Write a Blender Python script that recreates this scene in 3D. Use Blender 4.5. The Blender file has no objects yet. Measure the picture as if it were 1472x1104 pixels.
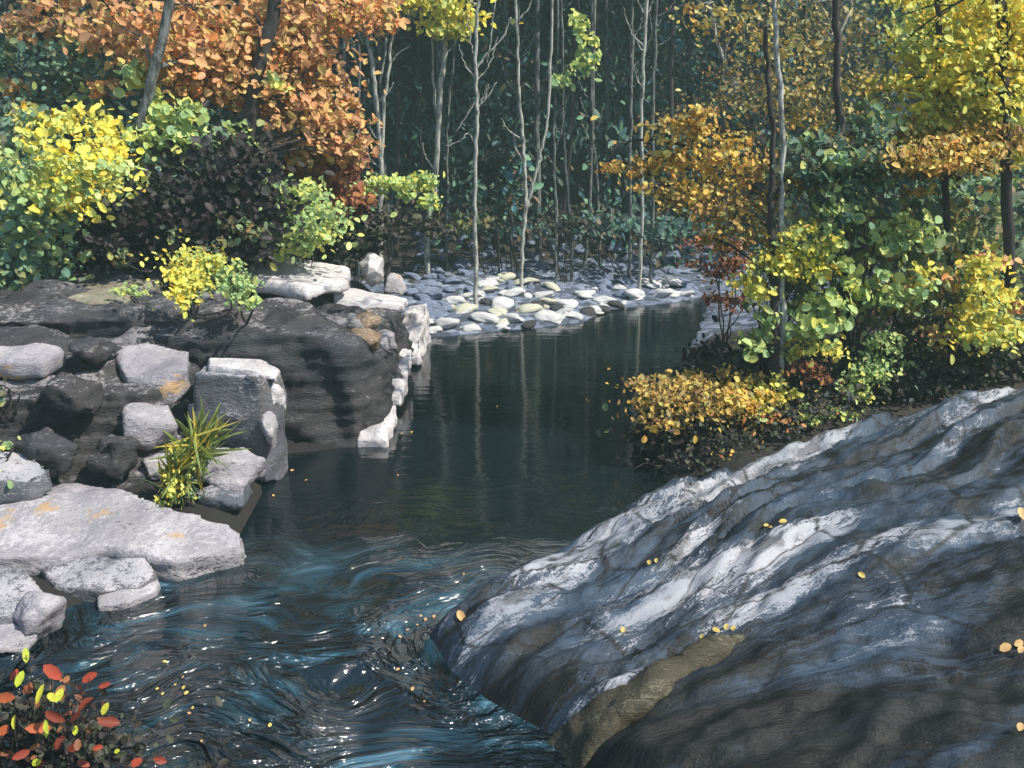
import bpy, bmesh, math, random
import numpy as np
from mathutils import Vector, noise, geometry
C = bpy.context.scene.collection
rnd = random.Random(7)
rng = np.random.default_rng(11)
F, PITCH, H = 1300.0, math.atan(352 / 1300.0), 3.0
CP, SP = math.cos(PITCH), math.sin(PITCH)

# ------------------------------------------------------------------ placing
def ray(px, py):
    dx, dy = (px - 736) / F, (552 - py) / F
    return Vector((dx, CP + dy * SP, -SP + dy * CP))
def at_z(px, py, z):
    r = ray(px, py); t = (z - H) / r.z
    return Vector((r.x * t, r.y * t, z))
def at_y(px, py, Y):
    r = ray(px, py); t = Y / r.y
    return Vector((r.x * t, Y, H + r.z * t))
def sm(a, b, x):
    t = min(1, max(0, (x - a) / (b - a))); return t * t * (3 - 2 * t)

WL = [(-420, 1300), (-260, 1104), (-60, 985), (20, 930), (120, 862), (215, 835), (300, 800), (345, 775), (370, 725), (385, 690), (400, 655), (530, 640), (600, 487),
      (640, 484), (700, 478), (790, 470), (840, 463), (880, 445), (990, 432), (1030, 420), (1015, 440), (1000, 480), (960, 560),
      (935, 630), (955, 690), (1100, 760), (1300, 900), (1500, 1300)]
WP = [at_z(x, y, 0).xy for x, y in WL]
SLAB = [at_z(618, 912, 0).xy, at_z(650, 885, 0).xy, at_z(740, 832, 0).xy, at_z(850, 770, .05).xy, at_z(905, 742, .1).xy, at_z(950, 712, .15).xy, at_z(975, 690, .3).xy, at_z(1060, 662, .42).xy,
        at_z(1180, 625, .55).xy, at_z(1260, 598, .66).xy, at_z(1400, 562, .82).xy, at_z(1560, 535, 1.0).xy, Vector((7, 7)), Vector((7, 1)), Vector((1.0, 1.0)), Vector((.6, 2.8)), at_z(800, 1060, 0).xy, at_z(700, 1005, 0).xy, at_z(650, 965, 0).xy]
def seg_dist(p, a, b):
    ab = b - a; t = max(0, min(1, (p - a).dot(ab) / max(ab.length_squared, 1e-9)))
    return (a + ab * t - p).length
def inside(p, poly):
    r = False; j = len(poly) - 1
    for i in range(len(poly)):
        a, b = poly[i], poly[j]
        if (a.y > p.y) != (b.y > p.y) and p.x < (b.x - a.x) * (p.y - a.y) / (b.y - a.y) + a.x: r = not r
        j = i
    return r
def poly_d(p, poly):
    d = min(seg_dist(p, poly[i], poly[i - 1]) for i in range(len(poly)))
    return d if inside(p, poly) else -d
def ground_z(x, y):
    d = -poly_d(Vector((x, y)), WP)          # >0 on land
    if d <= 0: return max(-0.5, d * 0.6) - 0.02
    far = sm(12.6, 14.2, y)
    left = (1 - far) * (1 - sm(-1.2, -0.4, x)); right = (1 - far) * sm(-1.2, -0.4, x)
    zl = min(d * 0.5, 0.10 + 0.12 * sm(5.5, 7.5, y) + (0.70 + 0.1 * max(0, d)) * sm(8.6, 9.6, y))
    zr = min(d * 0.75, 0.30) + 0.18 * max(0, d - 0.7)
    zf = 0.02 + 0.13 * d
    z = left * zl + right * zr + far * zf
    if y < 9.5 and x > -1.2: z = z - 1.2 * sm(-.15, .15, poly_d(Vector((x, y)), SLAB)) * max(0, z + .4)
    z += max(0, y - 20.0) * 0.88 + max(0, abs(x) - 10.5) * 0.7
    return z + 0.07 * noise.noise(Vector((x * 1.3, y * 1.3, 0))) * min(1, d * 2)
def on_ground(px, py):
    r = ray(px, py); t = 2.0
    while t < 60:
        p = r * t
        if H + p.z < ground_z(p.x, p.y): break
        t += 0.1
    return Vector((p.x, p.y, ground_z(p.x, p.y)))

# ------------------------------------------------------------------ objects
def link(o, parent=None):
    C.objects.link(o)
    if parent is not None:
        o.parent = parent
    return o
def tag(o, label, cat, group=None):
    o['label'] = label; o['category'] = cat
    if group: o['group'] = group
    return o
def struct(o):
    o['kind'] = 'structure'; return o
def empty(name, loc, label, cat, group=None):
    o = bpy.data.objects.new(name, None); o.location = loc; o.empty_display_size = .1
    return tag(link(o), label, cat, group)
def mesh_obj(name, verts, faces, m, parent=None, smooth=True):
    me = bpy.data.meshes.new(name); me.from_pydata([tuple(v) for v in verts], [], faces)
    me.materials.append(m)
    if smooth: me.polygons.foreach_set('use_smooth', [True] * len(me.polygons))
    me.update()
    o = bpy.data.objects.new(name, me); link(o, parent)
    if parent is not None: o.location = -parent.location     # geometry is given in scene coordinates
    return o

# ------------------------------------------------------------------ materials
class NT:
    def __init__(s, name):
        s.m = bpy.data.materials.new(name); s.m.use_nodes = True; s.t = s.m.node_tree; s.t.nodes.clear()
        s.out = s.t.nodes.new('ShaderNodeOutputMaterial')
    def n(s, typ, props=None, **ins):
        nd = s.t.nodes.new('ShaderNode' + typ)
        for k, v in (props or {}).items(): setattr(nd, k, v)
        for k, v in ins.items():
            key = int(k[1:]) if k[0] == 'i' and k[1:].isdigit() else k.replace('_', ' ')
            s.put(nd.inputs[key], v)
        return nd
    def put(s, sock, v):
        if isinstance(v, bpy.types.Node): v = v.outputs[0]
        if isinstance(v, bpy.types.NodeSocket): s.t.links.new(v, sock)
        elif isinstance(v, tuple) and len(v) == 3 and sock.type == 'RGBA': sock.default_value = (*v, 1)
        else: sock.default_value = v
    def math(s, op, a, b=0.0, c=0.0):
        return s.n('Math', {'operation': op}, i0=a, i1=b, i2=c)
    def ramp(s, fac, stops, interp='LINEAR'):
        r = s.n('ValToRGB', Fac=fac); cr = r.color_ramp; cr.interpolation = interp
        while len(cr.elements) < len(stops): cr.elements.new(0.5)
        for e, (p, c) in zip(cr.elements, stops):
            e.position = p; e.color = (*c, 1) if isinstance(c, tuple) else (c, c, c, 1)
        return r
    def mix(s, fac, a, b):
        nd = s.n('MixRGB'); s.put(nd.inputs[0], fac); s.put(nd.inputs[1], a); s.put(nd.inputs[2], b); return nd
    def coords(s, scale=(1, 1, 1), rot=(0, 0, 0)):
        tc = s.n('TexCoord')
        return s.n('Mapping', Vector=tc.outputs['Object'], Scale=scale, Rotation=rot)
    def noise(s, vec, scale, detail=4, rough=.6, dist=0):
        return s.n('TexNoise', Vector=vec, Scale=scale, Detail=detail, Roughness=rough, Distortion=dist)
    def done(s, shader):
        s.t.links.new(shader.outputs[0], s.out.inputs['Surface']); return s.m

def leaf_mat(name, cols, dark=None, translucency=.35, scale=1.1):
    """each leaf its own colour from the palette; a broad noise shifts whole sprays towards the second palette"""
    t = NT(name); g = t.n('NewGeometry')
    k = len(cols)
    a = t.ramp(g.outputs['Random Per Island'], [((i + .0) / k, c) for i, c in enumerate(cols)], 'CONSTANT')
    if dark:
        kd = len(dark)
        b = t.ramp(g.outputs['Random Per Island'], [((i + .0) / kd, c) for i, c in enumerate(dark)], 'CONSTANT')
        nz = t.noise(t.coords(), scale, 2)
        f = t.ramp(nz.outputs['Fac'], [(.44, 0.), (.58, 1.)])
        a = t.mix(f.outputs[0], a, b)
    fine = t.noise(t.coords(), 55, 3)
    col = t.mix(t.ramp(fine.outputs['Fac'], [(.38, 0.), (.75, .5)]), a, t.mix(.55, a, (.03, .025, .015)))
    d = t.n('BsdfPrincipled', Base_Color=col, Roughness=.55); d.inputs['Specular IOR Level'].default_value = .25
    tr = t.n('BsdfTranslucent', Color=col)
    return t.done(t.n('MixShader', Fac=translucency, i1=d, i2=tr))

def bark_mat(name, pale, dark, thr=.5):
    t = NT(name); v = t.coords((9, 9, 2.2))
    nz = t.noise(v, 2.2, 5, .7); f = t.ramp(nz.outputs['Fac'], [(thr - .07, 0.), (thr + .07, 1.)])
    fine = t.noise(t.coords((1, 1, .5)), 60, 3)
    col = t.mix(f, pale, dark); col = t.mix(t.ramp(fine.outputs['Fac'], [(.45, 0.), (.7, .7)]), col, dark)
    b = t.n('Bump', Strength=.5, Distance=.02, Height=nz.outputs['Fac'])
    return t.done(t.n('BsdfPrincipled', Base_Color=col, Roughness=.85, Normal=b))

def rock_mat(name, pale, mid, dark, rot=(0, 0, 0), stretch=(1, 1, 3), bias=0.0, accent=None, rough=.7, use_attr=False, tint=None, spec=.4, tops=0.0, bump=.7):
    t = NT(name)
    src = t.n('Attribute', {'attribute_name': 'bedding'}).outputs['Vector'] if use_attr else t.n('TexCoord').outputs['Object']
    v = t.n('Mapping', Vector=src, Scale=stretch, Rotation=rot)
    big = t.noise(v, 1.5, 6, .62, .5)
    fine = t.noise(t.n('Mapping', Vector=src, Scale=tuple(s * 2.2 for s in stretch), Rotation=rot), 5 if use_attr else 9, 4, .7)
    grit = t.noise(t.coords(), 75, 2, .6)
    x = t.math('MULTIPLY_ADD', fine.outputs['Fac'], .55, t.math('MULTIPLY', big.outputs['Fac'], .75))
    x = t.math('ADD', x, t.math('MULTIPLY_ADD', grit.outputs['Fac'], .3, -.15 + bias))
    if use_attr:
        at = t.n('Attribute', {'attribute_name': 'bands_and_light'})
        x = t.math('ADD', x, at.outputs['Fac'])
    if tops:          # upward faces paler: sunlit tops put into the colour by face normal
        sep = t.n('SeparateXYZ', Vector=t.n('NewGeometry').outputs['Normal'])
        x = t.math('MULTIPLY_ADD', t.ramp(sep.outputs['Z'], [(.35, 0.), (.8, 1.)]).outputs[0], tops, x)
    col = t.ramp(x, [(.50, dark), (.60, mid), (.71, mid), (.80, pale)])
    if tint:
        tn = t.noise(v, .9, 3, .5); col = t.mix(t.ramp(tn.outputs['Fac'], [(.46, 0.), (.6, .8)]), col, t.mix(.6, col, tint))
    if use_attr:
        darkzone = t.math('MULTIPLY_ADD', big.outputs['Fac'], .25, t.math('ADD', at.outputs['Fac'], -.125))
        col = t.mix(t.ramp(t.math('ADD', darkzone, .5), [(.36, .85), (.50, 0.)]), col, (.009, .0095, .009))  # rock darker where the band value is low
        ck = t.n('TexVoronoi', {'feature': 'DISTANCE_TO_EDGE'}, Vector=t.n('Mapping', Vector=src, Scale=(.9, 2.6, 1)), Scale=1.3)
        wob = t.math('MULTIPLY_ADD', fine.outputs['Fac'], .06, t.math('ADD', ck.outputs['Distance'], -.03))
        col = t.mix(t.ramp(wob, [(.004, .8), (.03, 0.)]), col, (.006, .007, .008))
        blot = t.noise(t.n('Mapping', Vector=src, Scale=(.8, 2.4, 1)), 3.1, 5, .7)
        col = t.mix(t.ramp(blot.outputs['Fac'], [(.52, 0.), (.60, .8)]), col, t.mix(.75, col, (.012, .013, .011)))
    if accent:
        an = t.noise(t.coords(tuple(s * .8 for s in stretch), rot), 2.7, 4, .6)
        col = t.mix(t.ramp(an.outputs['Fac'], [(.62, 0.), (.68, .7)]), col, accent)
    h = t.math('MULTIPLY_ADD', fine.outputs['Fac'], .6, big.outputs['Fac'])
    b = t.n('Bump', Strength=bump, Distance=.05, Height=t.math('MULTIPLY_ADD', grit.outputs['Fac'], .12, h))
    p = t.n('BsdfPrincipled', Base_Color=col, Roughness=rough, Normal=b); p.inputs['Specular IOR Level'].default_value = spec
    return t.done(p)

M = {}
M['orange'] = leaf_mat('orange_leaves', [(.70, .58, .16), (.46, .40, .14), (.82, .40, .15), (.84, .50, .22), (.74, .31, .11), (.82, .54, .22), (.62, .33, .18), (.86, .32, .09), (.80, .45, .19), (.68, .42, .15)],
    [(.72, .36, .17), (.54, .28, .14), (.76, .46, .21), (.42, .24, .13), (.70, .54, .18)])
M['goldolive'] = leaf_mat('gold_olive_leaves', [(.80, .64, .16), (.82, .56, .10), (.56, .50, .18), (.76, .70, .28), (.70, .38, .08)],
    [(.40, .34, .13), (.24, .24, .11), (.56, .48, .20), (.34, .22, .09)])
M['yellow'] = leaf_mat('yellow_leaves', [(.70, .78, .20), (.86, .56, .06), (.88, .80, .08), (.90, .84, .14), (.86, .74, .07), (.80, .82, .20), (.86, .66, .06)],
    [(.76, .74, .14), (.58, .66, .17), (.42, .52, .18), (.80, .64, .09)])
M['amber'] = leaf_mat('amber_leaves', [(.80, .66, .14), (.40, .38, .14), (.82, .58, .12), (.78, .42, .08), (.84, .68, .20), (.62, .32, .08), (.54, .38, .12), (.80, .50, .08)],
    [(.52, .30, .09), (.30, .20, .08), (.72, .48, .12), (.22, .16, .07), (.60, .55, .15)])
M['lime'] = leaf_mat('lime_leaves', [(.74, .72, .16), (.30, .46, .20), (.58, .72, .22), (.66, .78, .30), (.46, .62, .22), (.72, .76, .18)],
    [(.38, .54, .22), (.26, .42, .19), (.54, .62, .22)])
M['green'] = leaf_mat('green_leaves', [(.62, .62, .18), (.30, .46, .34), (.27, .42, .18), (.19, .32, .19), (.38, .54, .22), (.18, .34, .25), (.48, .56, .20)],
    [(.12, .20, .13), (.10, .18, .14), (.16, .28, .18), (.16, .16, .09)])
M['olive'] = leaf_mat('olive_green_leaves', [(.66, .58, .14), (.56, .32, .10), (.28, .38, .15), (.38, .48, .18), (.20, .29, .15), (.50, .52, .18), (.22, .34, .20)],
    [(.13, .18, .11), (.18, .25, .12), (.10, .15, .11), (.26, .20, .09)])
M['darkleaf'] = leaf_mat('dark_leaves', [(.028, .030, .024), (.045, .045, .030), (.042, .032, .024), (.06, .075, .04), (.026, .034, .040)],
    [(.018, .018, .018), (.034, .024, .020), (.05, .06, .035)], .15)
M['shadeleaf'] = leaf_mat('shade_leaves', [(.012, .012, .012), (.02, .018, .018), (.016, .013, .014), (.03, .036, .022), (.014, .018, .024)], [(.009, .009, .010), (.018, .013, .013)], .12)  # deep shade under the trees put into near-black leaf colours
M['rust'] = leaf_mat('rust_leaves', [(.40, .13, .06), (.52, .22, .08), (.28, .09, .05), (.58, .28, .10)],
    [(.20, .08, .05), (.26, .11, .06)])
M['redleaf'] = leaf_mat('red_leaves', [(.36, .06, .03), (.26, .045, .025), (.44, .11, .04), (.20, .04, .02)], None, .25)
M['limeleaf'] = leaf_mat('yellow_green_leaves', [(.52, .58, .05), (.46, .54, .05), (.58, .56, .06)], None, .3)
M['grass'] = leaf_mat('grass_blades', [(.40, .36, .07), (.26, .34, .10), (.50, .40, .05), (.18, .27, .10), (.34, .42, .12)], None, .3)
M['forest'] = leaf_mat('far_forest_leaves', [(.06, .125, .095), (.085, .17, .115), (.035, .065, .055), (.05, .12, .125)],
    [(.13, .28, .17), (.045, .065, .055), (.06, .17, .20), (.18, .13, .07)], .12, .35)
M['birch'] = bark_mat('pale_bark', (.42, .43, .38), (.05, .055, .05), .56)
M['greybark'] = bark_mat('grey_bark', (.17, .19, .18), (.035, .04, .038), .5)
M['darkbark'] = bark_mat('dark_bark', (.05, .042, .038), (.016, .014, .014), .48)
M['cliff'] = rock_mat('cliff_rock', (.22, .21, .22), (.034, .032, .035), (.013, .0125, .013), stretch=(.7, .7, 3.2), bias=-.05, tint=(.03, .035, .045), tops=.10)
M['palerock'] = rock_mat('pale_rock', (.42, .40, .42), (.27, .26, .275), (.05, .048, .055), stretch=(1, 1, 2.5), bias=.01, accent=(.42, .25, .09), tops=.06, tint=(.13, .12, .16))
M['whiterock'] = rock_mat('white_rock', (.60, .585, .585), (.42, .40, .41), (.09, .085, .09), stretch=(1, 1, 2.5), bias=.08)  # whiter colour carries the sunlight of lit tops and edges
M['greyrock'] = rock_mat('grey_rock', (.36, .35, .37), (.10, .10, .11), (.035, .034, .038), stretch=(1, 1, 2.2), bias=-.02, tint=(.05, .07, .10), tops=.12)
M['brownrock'] = rock_mat('brown_rock', (.50, .44, .38), (.20, .14, .09), (.05, .04, .03), bias=.02, accent=(.45, .25, .10))
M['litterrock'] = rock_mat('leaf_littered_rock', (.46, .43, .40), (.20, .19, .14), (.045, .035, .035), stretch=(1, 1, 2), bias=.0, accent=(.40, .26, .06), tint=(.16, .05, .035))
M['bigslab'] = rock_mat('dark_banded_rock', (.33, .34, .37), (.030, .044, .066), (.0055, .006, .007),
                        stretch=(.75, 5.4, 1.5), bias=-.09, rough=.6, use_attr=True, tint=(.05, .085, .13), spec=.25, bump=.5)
M['ridge'] = rock_mat('olive_rock', (.13, .125, .085), (.05, .045, .026), (.018, .016, .011), rot=(0, 0, math.radians(-40)), stretch=(.6, 3, 3), bias=.04)
M['bluestone'] = rock_mat('blue_grey_stone', (.33, .39, .52), (.165, .205, .30), (.045, .055, .085), bias=.0)  # blue of the shaded stones put into their own colour
M['palestone'] = rock_mat('pale_stone', (.66, .67, .67), (.50, .52, .55), (.13, .15, .20), bias=.12)  # sunlit white put into the colour of the stones by the water
M['sunstone'] = rock_mat('cream_stone', (.62, .62, .48), (.50, .50, .42), (.16, .16, .15), bias=.08)
M['darkstone'] = rock_mat('dark_stone', (.12, .12, .14), (.05, .05, .055), (.02, .02, .022), bias=-.03)

t = NT('soil'); nz = t.noise(t.coords(), 2.3, 6, .7); n2 = t.noise(t.coords(), 26, 4, .7)
col = t.ramp(nz.outputs['Fac'], [(.35, (.013, .012, .011)), (.55, (.03, .026, .02)), (.7, (.028, .035, .024))])
col = t.mix(t.ramp(n2.outputs['Fac'], [(.58, 0.), (.66, .7)]), col, (.09, .055, .025))
sp = t.n('SeparateXYZ', Vector=t.n('TexCoord').outputs['Object']); vo = t.n('TexVoronoi', Vector=t.coords(), Scale=7.0)
gcol = t.ramp(vo.outputs['Color'], [(.2, (.04, .05, .07)), (.5, (.09, .115, .17)), (.85, (.22, .26, .34))])
gf = t.math('MULTIPLY', t.ramp(t.math('MULTIPLY_ADD', sp.outputs['Y'], .25, -3.1), [(0., 0.), (.25, 1.)]).outputs[0], t.ramp(t.math('ADD', sp.outputs['Z'], nz.outputs['Fac']), [(.95, 1.), (1.25, 0.)]).outputs[0])
col = t.mix(t.ramp(sp.outputs['Z'], [(.22, .85), (.5, 0.)]), col, (.010, .010, .010)); col = t.mix(gf, col, gcol)
M['soil'] = t.done(t.n('BsdfPrincipled', Base_Color=col, Roughness=.95, Normal=t.n('Bump', Strength=.6, Distance=.06, Height=n2.outputs['Fac'])))

def water_mat():
    t = NT('creek_water'); tc = t.n('TexCoord'); sep = t.n('SeparateXYZ', Vector=tc.outputs['Object'])
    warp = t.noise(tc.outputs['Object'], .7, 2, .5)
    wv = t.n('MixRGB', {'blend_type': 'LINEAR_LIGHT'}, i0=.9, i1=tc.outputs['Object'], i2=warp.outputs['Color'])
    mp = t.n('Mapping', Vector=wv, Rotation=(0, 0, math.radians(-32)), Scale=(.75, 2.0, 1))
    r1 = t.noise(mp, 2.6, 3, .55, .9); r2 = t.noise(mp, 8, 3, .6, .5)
    calm = t.noise(t.n('Mapping', Vector=tc.outputs['Object'], Scale=(.5, 2.4, 1)), 3.2, 3, .55)
    near = t.ramp(t.math('MULTIPLY_ADD', sep.outputs['Y'], -1 / 5.0, 8.0 / 5.0), [(0., 0.), (.3, .07), (.7, 1.)])
    patch = t.ramp(t.noise(tc.outputs['Object'], .8, 2, .5).outputs['Fac'], [(.36, .12), (.62, 1.)])
    h = t.math('MULTIPLY', t.math('MULTIPLY_ADD', r2.outputs['Fac'], .17, r1.outputs['Fac']), t.math('MULTIPLY', near, patch))
    h = t.math('MULTIPLY_ADD', calm.outputs['Fac'], .010, h)
    b = t.n('Bump', Strength=1.0, Distance=.6, Height=h)
    p = t.n('BsdfPrincipled', Base_Color=t.mix(t.ramp(t.math('MULTIPLY_ADD', sep.outputs['Y'], -.5, 3.3), [(0., 0.), (1., 1.)]), (.005, .0095, .012), t.ramp(t.noise(mp, 1.1, 3, .55, 1.2).outputs['Fac'], [(.44, (.004, .010, .014)), (.54, (.013, .044, .064)), (.63, (.045, .125, .18)), (.70, (.17, .32, .42))])), Roughness=.07, IOR=1.7, Normal=b)  # teal and pale blue sky reflections painted into the near water colour
    return t.done(p)
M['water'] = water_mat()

# ------------------------------------------------------------------ ground and water
def ground():
    xs = sorted(set([round(-26 + i * 1.0, 3) for i in range(53)] + [round(-8 + i * .2, 3) for i in range(81)]))
    ys = sorted(set([round(-3 + i * 1.0, 3) for i in range(44)] + [round(1 + i * .2, 3) for i in range(96)]))
    vs = [(x, y, ground_z(x, y)) for y in ys for x in xs]; w = len(xs)
    fs = [(j * w + i, j * w + i + 1, (j + 1) * w + i + 1, (j + 1) * w + i) for j in range(len(ys) - 1) for i in range(w - 1)]
    return mesh_obj('ground', vs, fs, M['soil'])
struct(ground())
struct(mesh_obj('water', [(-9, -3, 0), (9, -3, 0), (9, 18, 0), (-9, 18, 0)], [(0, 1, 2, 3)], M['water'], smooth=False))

# ------------------------------------------------------------------ rocks
def rock_from(name, bm, m, vox, amp, fs=1.6, strata=0.0, seed=0, chip=0.0):
    """close the lump, break its surface with noise, chips and bedding steps"""
    me = bpy.data.meshes.new(name); bm.to_mesh(me); bm.free()
    o = bpy.data.objects.new(name, me); C.objects.link(o)
    md = o.modifiers.new('r', 'REMESH'); md.mode = 'VOXEL'; md.voxel_size = vox; md.use_smooth_shade = True
    dg = bpy.context.evaluated_depsgraph_get(); dg.update()
    m2 = bpy.data.meshes.new_from_object(o.evaluated_get(dg)); o.modifiers.clear(); o.data = m2; m2.name = name
    n = len(m2.vertices); co = np.empty(n * 3); no = np.empty(n * 3)
    m2.vertices.foreach_get('co', co); m2.vertices.foreach_get('normal', no); co = co.reshape(-1, 3); no = no.reshape(-1, 3)
    off = Vector((seed * 7.3, seed * 3.1, seed * 1.7))
    for i in range(n):
        p = Vector(co[i]); q = p * fs + off
        d = noise.fractal(q, .9, 2.1, 4) * amp
        if chip: d += chip * (noise.voronoi(q * 1.3)[0][0] - .35)
        hz = abs(no[i][2])
        if strata and hz < .85:
            k = p.z * 7.0 + noise.noise(q * .6) * 1.2; d += strata * ((k - math.floor(k)) - .5) * (1 - hz)
        co[i] += no[i] * d
    m2.vertices.foreach_set('co', co.ravel()); m2.materials.clear(); m2.materials.append(m)
    m2.polygons.foreach_set('use_smooth', [True] * len(m2.polygons)); m2.update()
    return o
def prism(top, bot):
    bm = bmesh.new(); n = len(top)
    a = [bm.verts.new(p) for p in top]; b = [bm.verts.new(p) for p in bot]
    bm.faces.new(a); bm.faces.new(b[::-1])
    for i in range(n): bm.faces.new((a[i], b[i], b[(i + 1) % n], a[(i + 1) % n]))
    bmesh.ops.triangulate(bm, faces=bm.faces[:]); bmesh.ops.recalc_face_normals(bm, faces=bm.faces[:])
    return bm
def slab(name, label, m, top, drop, grow=.03, vox=.03, amp=.03, cat='rock', seed=None, chip=.03, group=None, strata=.0, fs=1.6):
    """top: 3D outline of the upper face; sides go down by drop and out by grow"""
    top = [Vector(p) for p in top]; c = sum(top, Vector()) / len(top)
    bot = [Vector((p.x + (p.x - c.x) * grow, p.y + (p.y - c.y) * grow, min(p.z, c.z) - drop)) for p in top]
    o = rock_from(name, prism(top, bot), m, vox, amp, seed=seed if seed is not None else rnd.random() * 20, chip=chip, strata=strata, fs=fs)
    return tag(o, label, cat, group)
def lump(name, label, m, c, r, vox=None, amp=.14, rot=0, tilt=0, group=None, cat='boulder', seed=None):
    """an angular boulder: a cut-up hull of random points in an ellipsoid"""
    bm = bmesh.new(); R = random.Random(seed or rnd.random())
    for i in range(13):
        v = Vector((R.gauss(0, 1), R.gauss(0, 1), R.gauss(0, 1))).normalized()
        v = Vector((v.x * r[0], v.y * r[1], v.z * r[2]))
        v.rotate(__import__('mathutils').Euler((0, tilt, rot))); bm.verts.new(v + Vector(c))
    res = bmesh.ops.convex_hull(bm, input=bm.verts[:])
    bmesh.ops.delete(bm, geom=[v for v in bm.verts if not v.link_faces], context='VERTS')
    s = min(r)
    o = rock_from(name, bm, m, vox or max(.016, s / 11), s * amp, fs=1.2 / s * .5, seed=R.random() * 30, chip=s * .3)
    return tag(o, label, cat, group)

V = Vector
o = rock_from('rock_cliff', prism(
    [V((-7, 8.55, 1.25)), V((-4.4, 8.6, 1.32)), V((-2.5, 8.75, 1.30)), V((-1.62, 8.75, 1.0)), V((-1.48, 9.6, .85)), V((-1.55, 11.6, .84)), V((-1.72, 12.9, .72)), V((-1.6, 13.6, .12)), V((-2.6, 13.3, 1.0)), V((-7, 13, 1.35))],
    [V((-7, 8.2, -.5)), V((-4.4, 8.4, -.5)), V((-2.5, 8.6, -.5)), V((-1.45, 8.6, -.5)), V((-1.38, 9.6, -.5)), V((-1.4, 11.6, -.5)), V((-1.45, 12.9, -.5)), V((-1.4, 13.7, -.5)), V((-2.6, 13.8, -.5)), V((-7, 13, -.5))]),
    M['cliff'], .045, .16, 1.3, .05, 3, .28)
tag(o, 'long dark rock cliff with horizontal bedding rising from the water on the left bank', 'cliff')
slab('flat_rock', 'long white sunlit slab lying on the cliff top under the lime shrub', M['whiterock'],
     [at_y(322, 362, 12.2), at_y(400, 366, 12.2), at_y(497, 386, 12.0), at_y(500, 404, 11.2), at_y(440, 416, 10.6), at_y(370, 402, 10.9)], .12, amp=.05, seed=2)
slab('flat_rock', 'thin white wedge of rock pointing at the creek from the cliff top', M['whiterock'],
     [at_y(492, 411, 11.9), at_y(585, 430, 12.2), at_y(578, 439, 11.6), at_y(480, 421, 11.2)], .10, amp=.03, seed=4)
lump('boulder', 'white leaning boulder beside the thin dark sapling trunk', M['whiterock'], at_y(537, 387, 12.4), (.19, .22, .26), tilt=-.5, seed=11)
lump('boulder', 'pale boulder at the foot of the thin dark sapling', M['palerock'], at_y(565, 412, 12.3), (.17, .2, .2), seed=12)
lump('boulder', 'white sunlit block on the tip of the cliff beside the far shore', M['whiterock'], at_y(590, 462, 12.9), (.14, .36, .27), tilt=.35, seed=13)
lump('boulder', 'peach coloured angular rock on the cliff end', M['brownrock'], at_y(528, 487, 9.25), (.2, .25, .11), tilt=.3, seed=14)
for sd, lb, yz in [(1, 'long white sunlit rock edge at the water below the cliff tip', [(11.9, .05), (11.9, .16), (12.2, .20), (12.4, .34), (12.7, .52), (13.0, .44), (13.3, .66), (13.5, .30), (13.6, -.1)]),
                   (2, 'white broken rock edge at the water halfway along the cliff end', [(9.85, .06), (9.9, .16), (10.1, .30), (10.3, .22), (10.6, .42), (10.9, .34), (11.2, .44), (11.3, .30), (10.7, .12)]),
                   (3, 'lowest pale rock edge at the water near the cliff corner', [(8.64, -.1), (8.64, .08), (8.8, .18), (9.0, .12), (9.2, .26), (9.4, .2), (9.3, .02)])]:
    o = rock_from('rock_edge', prism([V((-1.26 - .02 * rnd.random(), y, z)) for y, z in yz], [V((-1.56, y, z * .9)) for y, z in yz]), M['whiterock'], .025, .05, 2.2, 0, sd * 3, .05); tag(o, lb, 'rock')  # sunlit strip of the cliff end, brightness put into added white rock
lump('boulder', 'cream rock beside the peach rock under the white tip', M['palerock'], at_y(556, 490, 10.2), (.16, .4, .13), tilt=.3, seed=15)
lump('boulder', 'brown rock beside the peach rock on the cliff end', M['brownrock'], at_y(526, 462, 10.6), (.26, .4, .14), seed=16)
# the square block and its neighbours
slab('rock_block', 'square dark faced block with a white rim standing before the cliff', M['greyrock'],
     [at_y(296, 518, 8.2), at_y(372, 522, 8.2), at_y(404, 538, 8.0), at_y(398, 548, 7.75), at_y(372, 540, 7.55), at_y(278, 536, 7.6)], .95, grow=-.02, amp=.05, seed=5, chip=.05)
slab('flat_rock', 'lit top rim of the square block, painted as a white slab', M['whiterock'],
     [at_y(300, 514, 8.1), at_y(375, 518, 8.1), at_y(402, 530, 7.95), at_y(396, 541, 7.62), at_y(372, 533, 7.6), at_y(300, 524, 7.75)], .05, amp=.02, vox=.02, seed=6)  # thin white slab stands in for the block's sunlit top rim
lump('boulder', 'upper lit right face of the square block, painted as a white rock', M['whiterock'], at_y(396, 572, 7.75), (.09, .14, .22), seed=19)  # sunlit right face of the block, put in as a white rock
lump('boulder', 'lower lit right face of the square block, painted as a pale rock', M['palerock'], at_y(385, 622, 7.55), (.09, .14, .20), seed=20)  # lower part of that sunlit face, put in as a pale rock
lump('boulder', 'rounded pale boulder at the water edge below the square block', M['palerock'], at_y(330, 678, 7.1), (.36, .34, .20), amp=.2, seed=21)
lump('boulder', 'bluish grey boulder beneath the rounded pale boulder', M['greyrock'], at_y(318, 712, 6.95), (.30, .25, .16), seed=22)
lump('boulder', 'pale pinkish boulder left of the grass tuft', M['palerock'], at_y(215, 612, 7.5), (.24, .26, .25), seed=23)
lump('boulder', 'small pale rock beneath the pinkish boulder', M['palerock'], at_y(226, 668, 7.3), (.15, .2, .15), seed=24)
lump('boulder', 'pale bluish rock face behind the tall grass', M['palerock'], at_y(292, 602, 7.7), (.20, .15, .17), seed=25)
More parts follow.
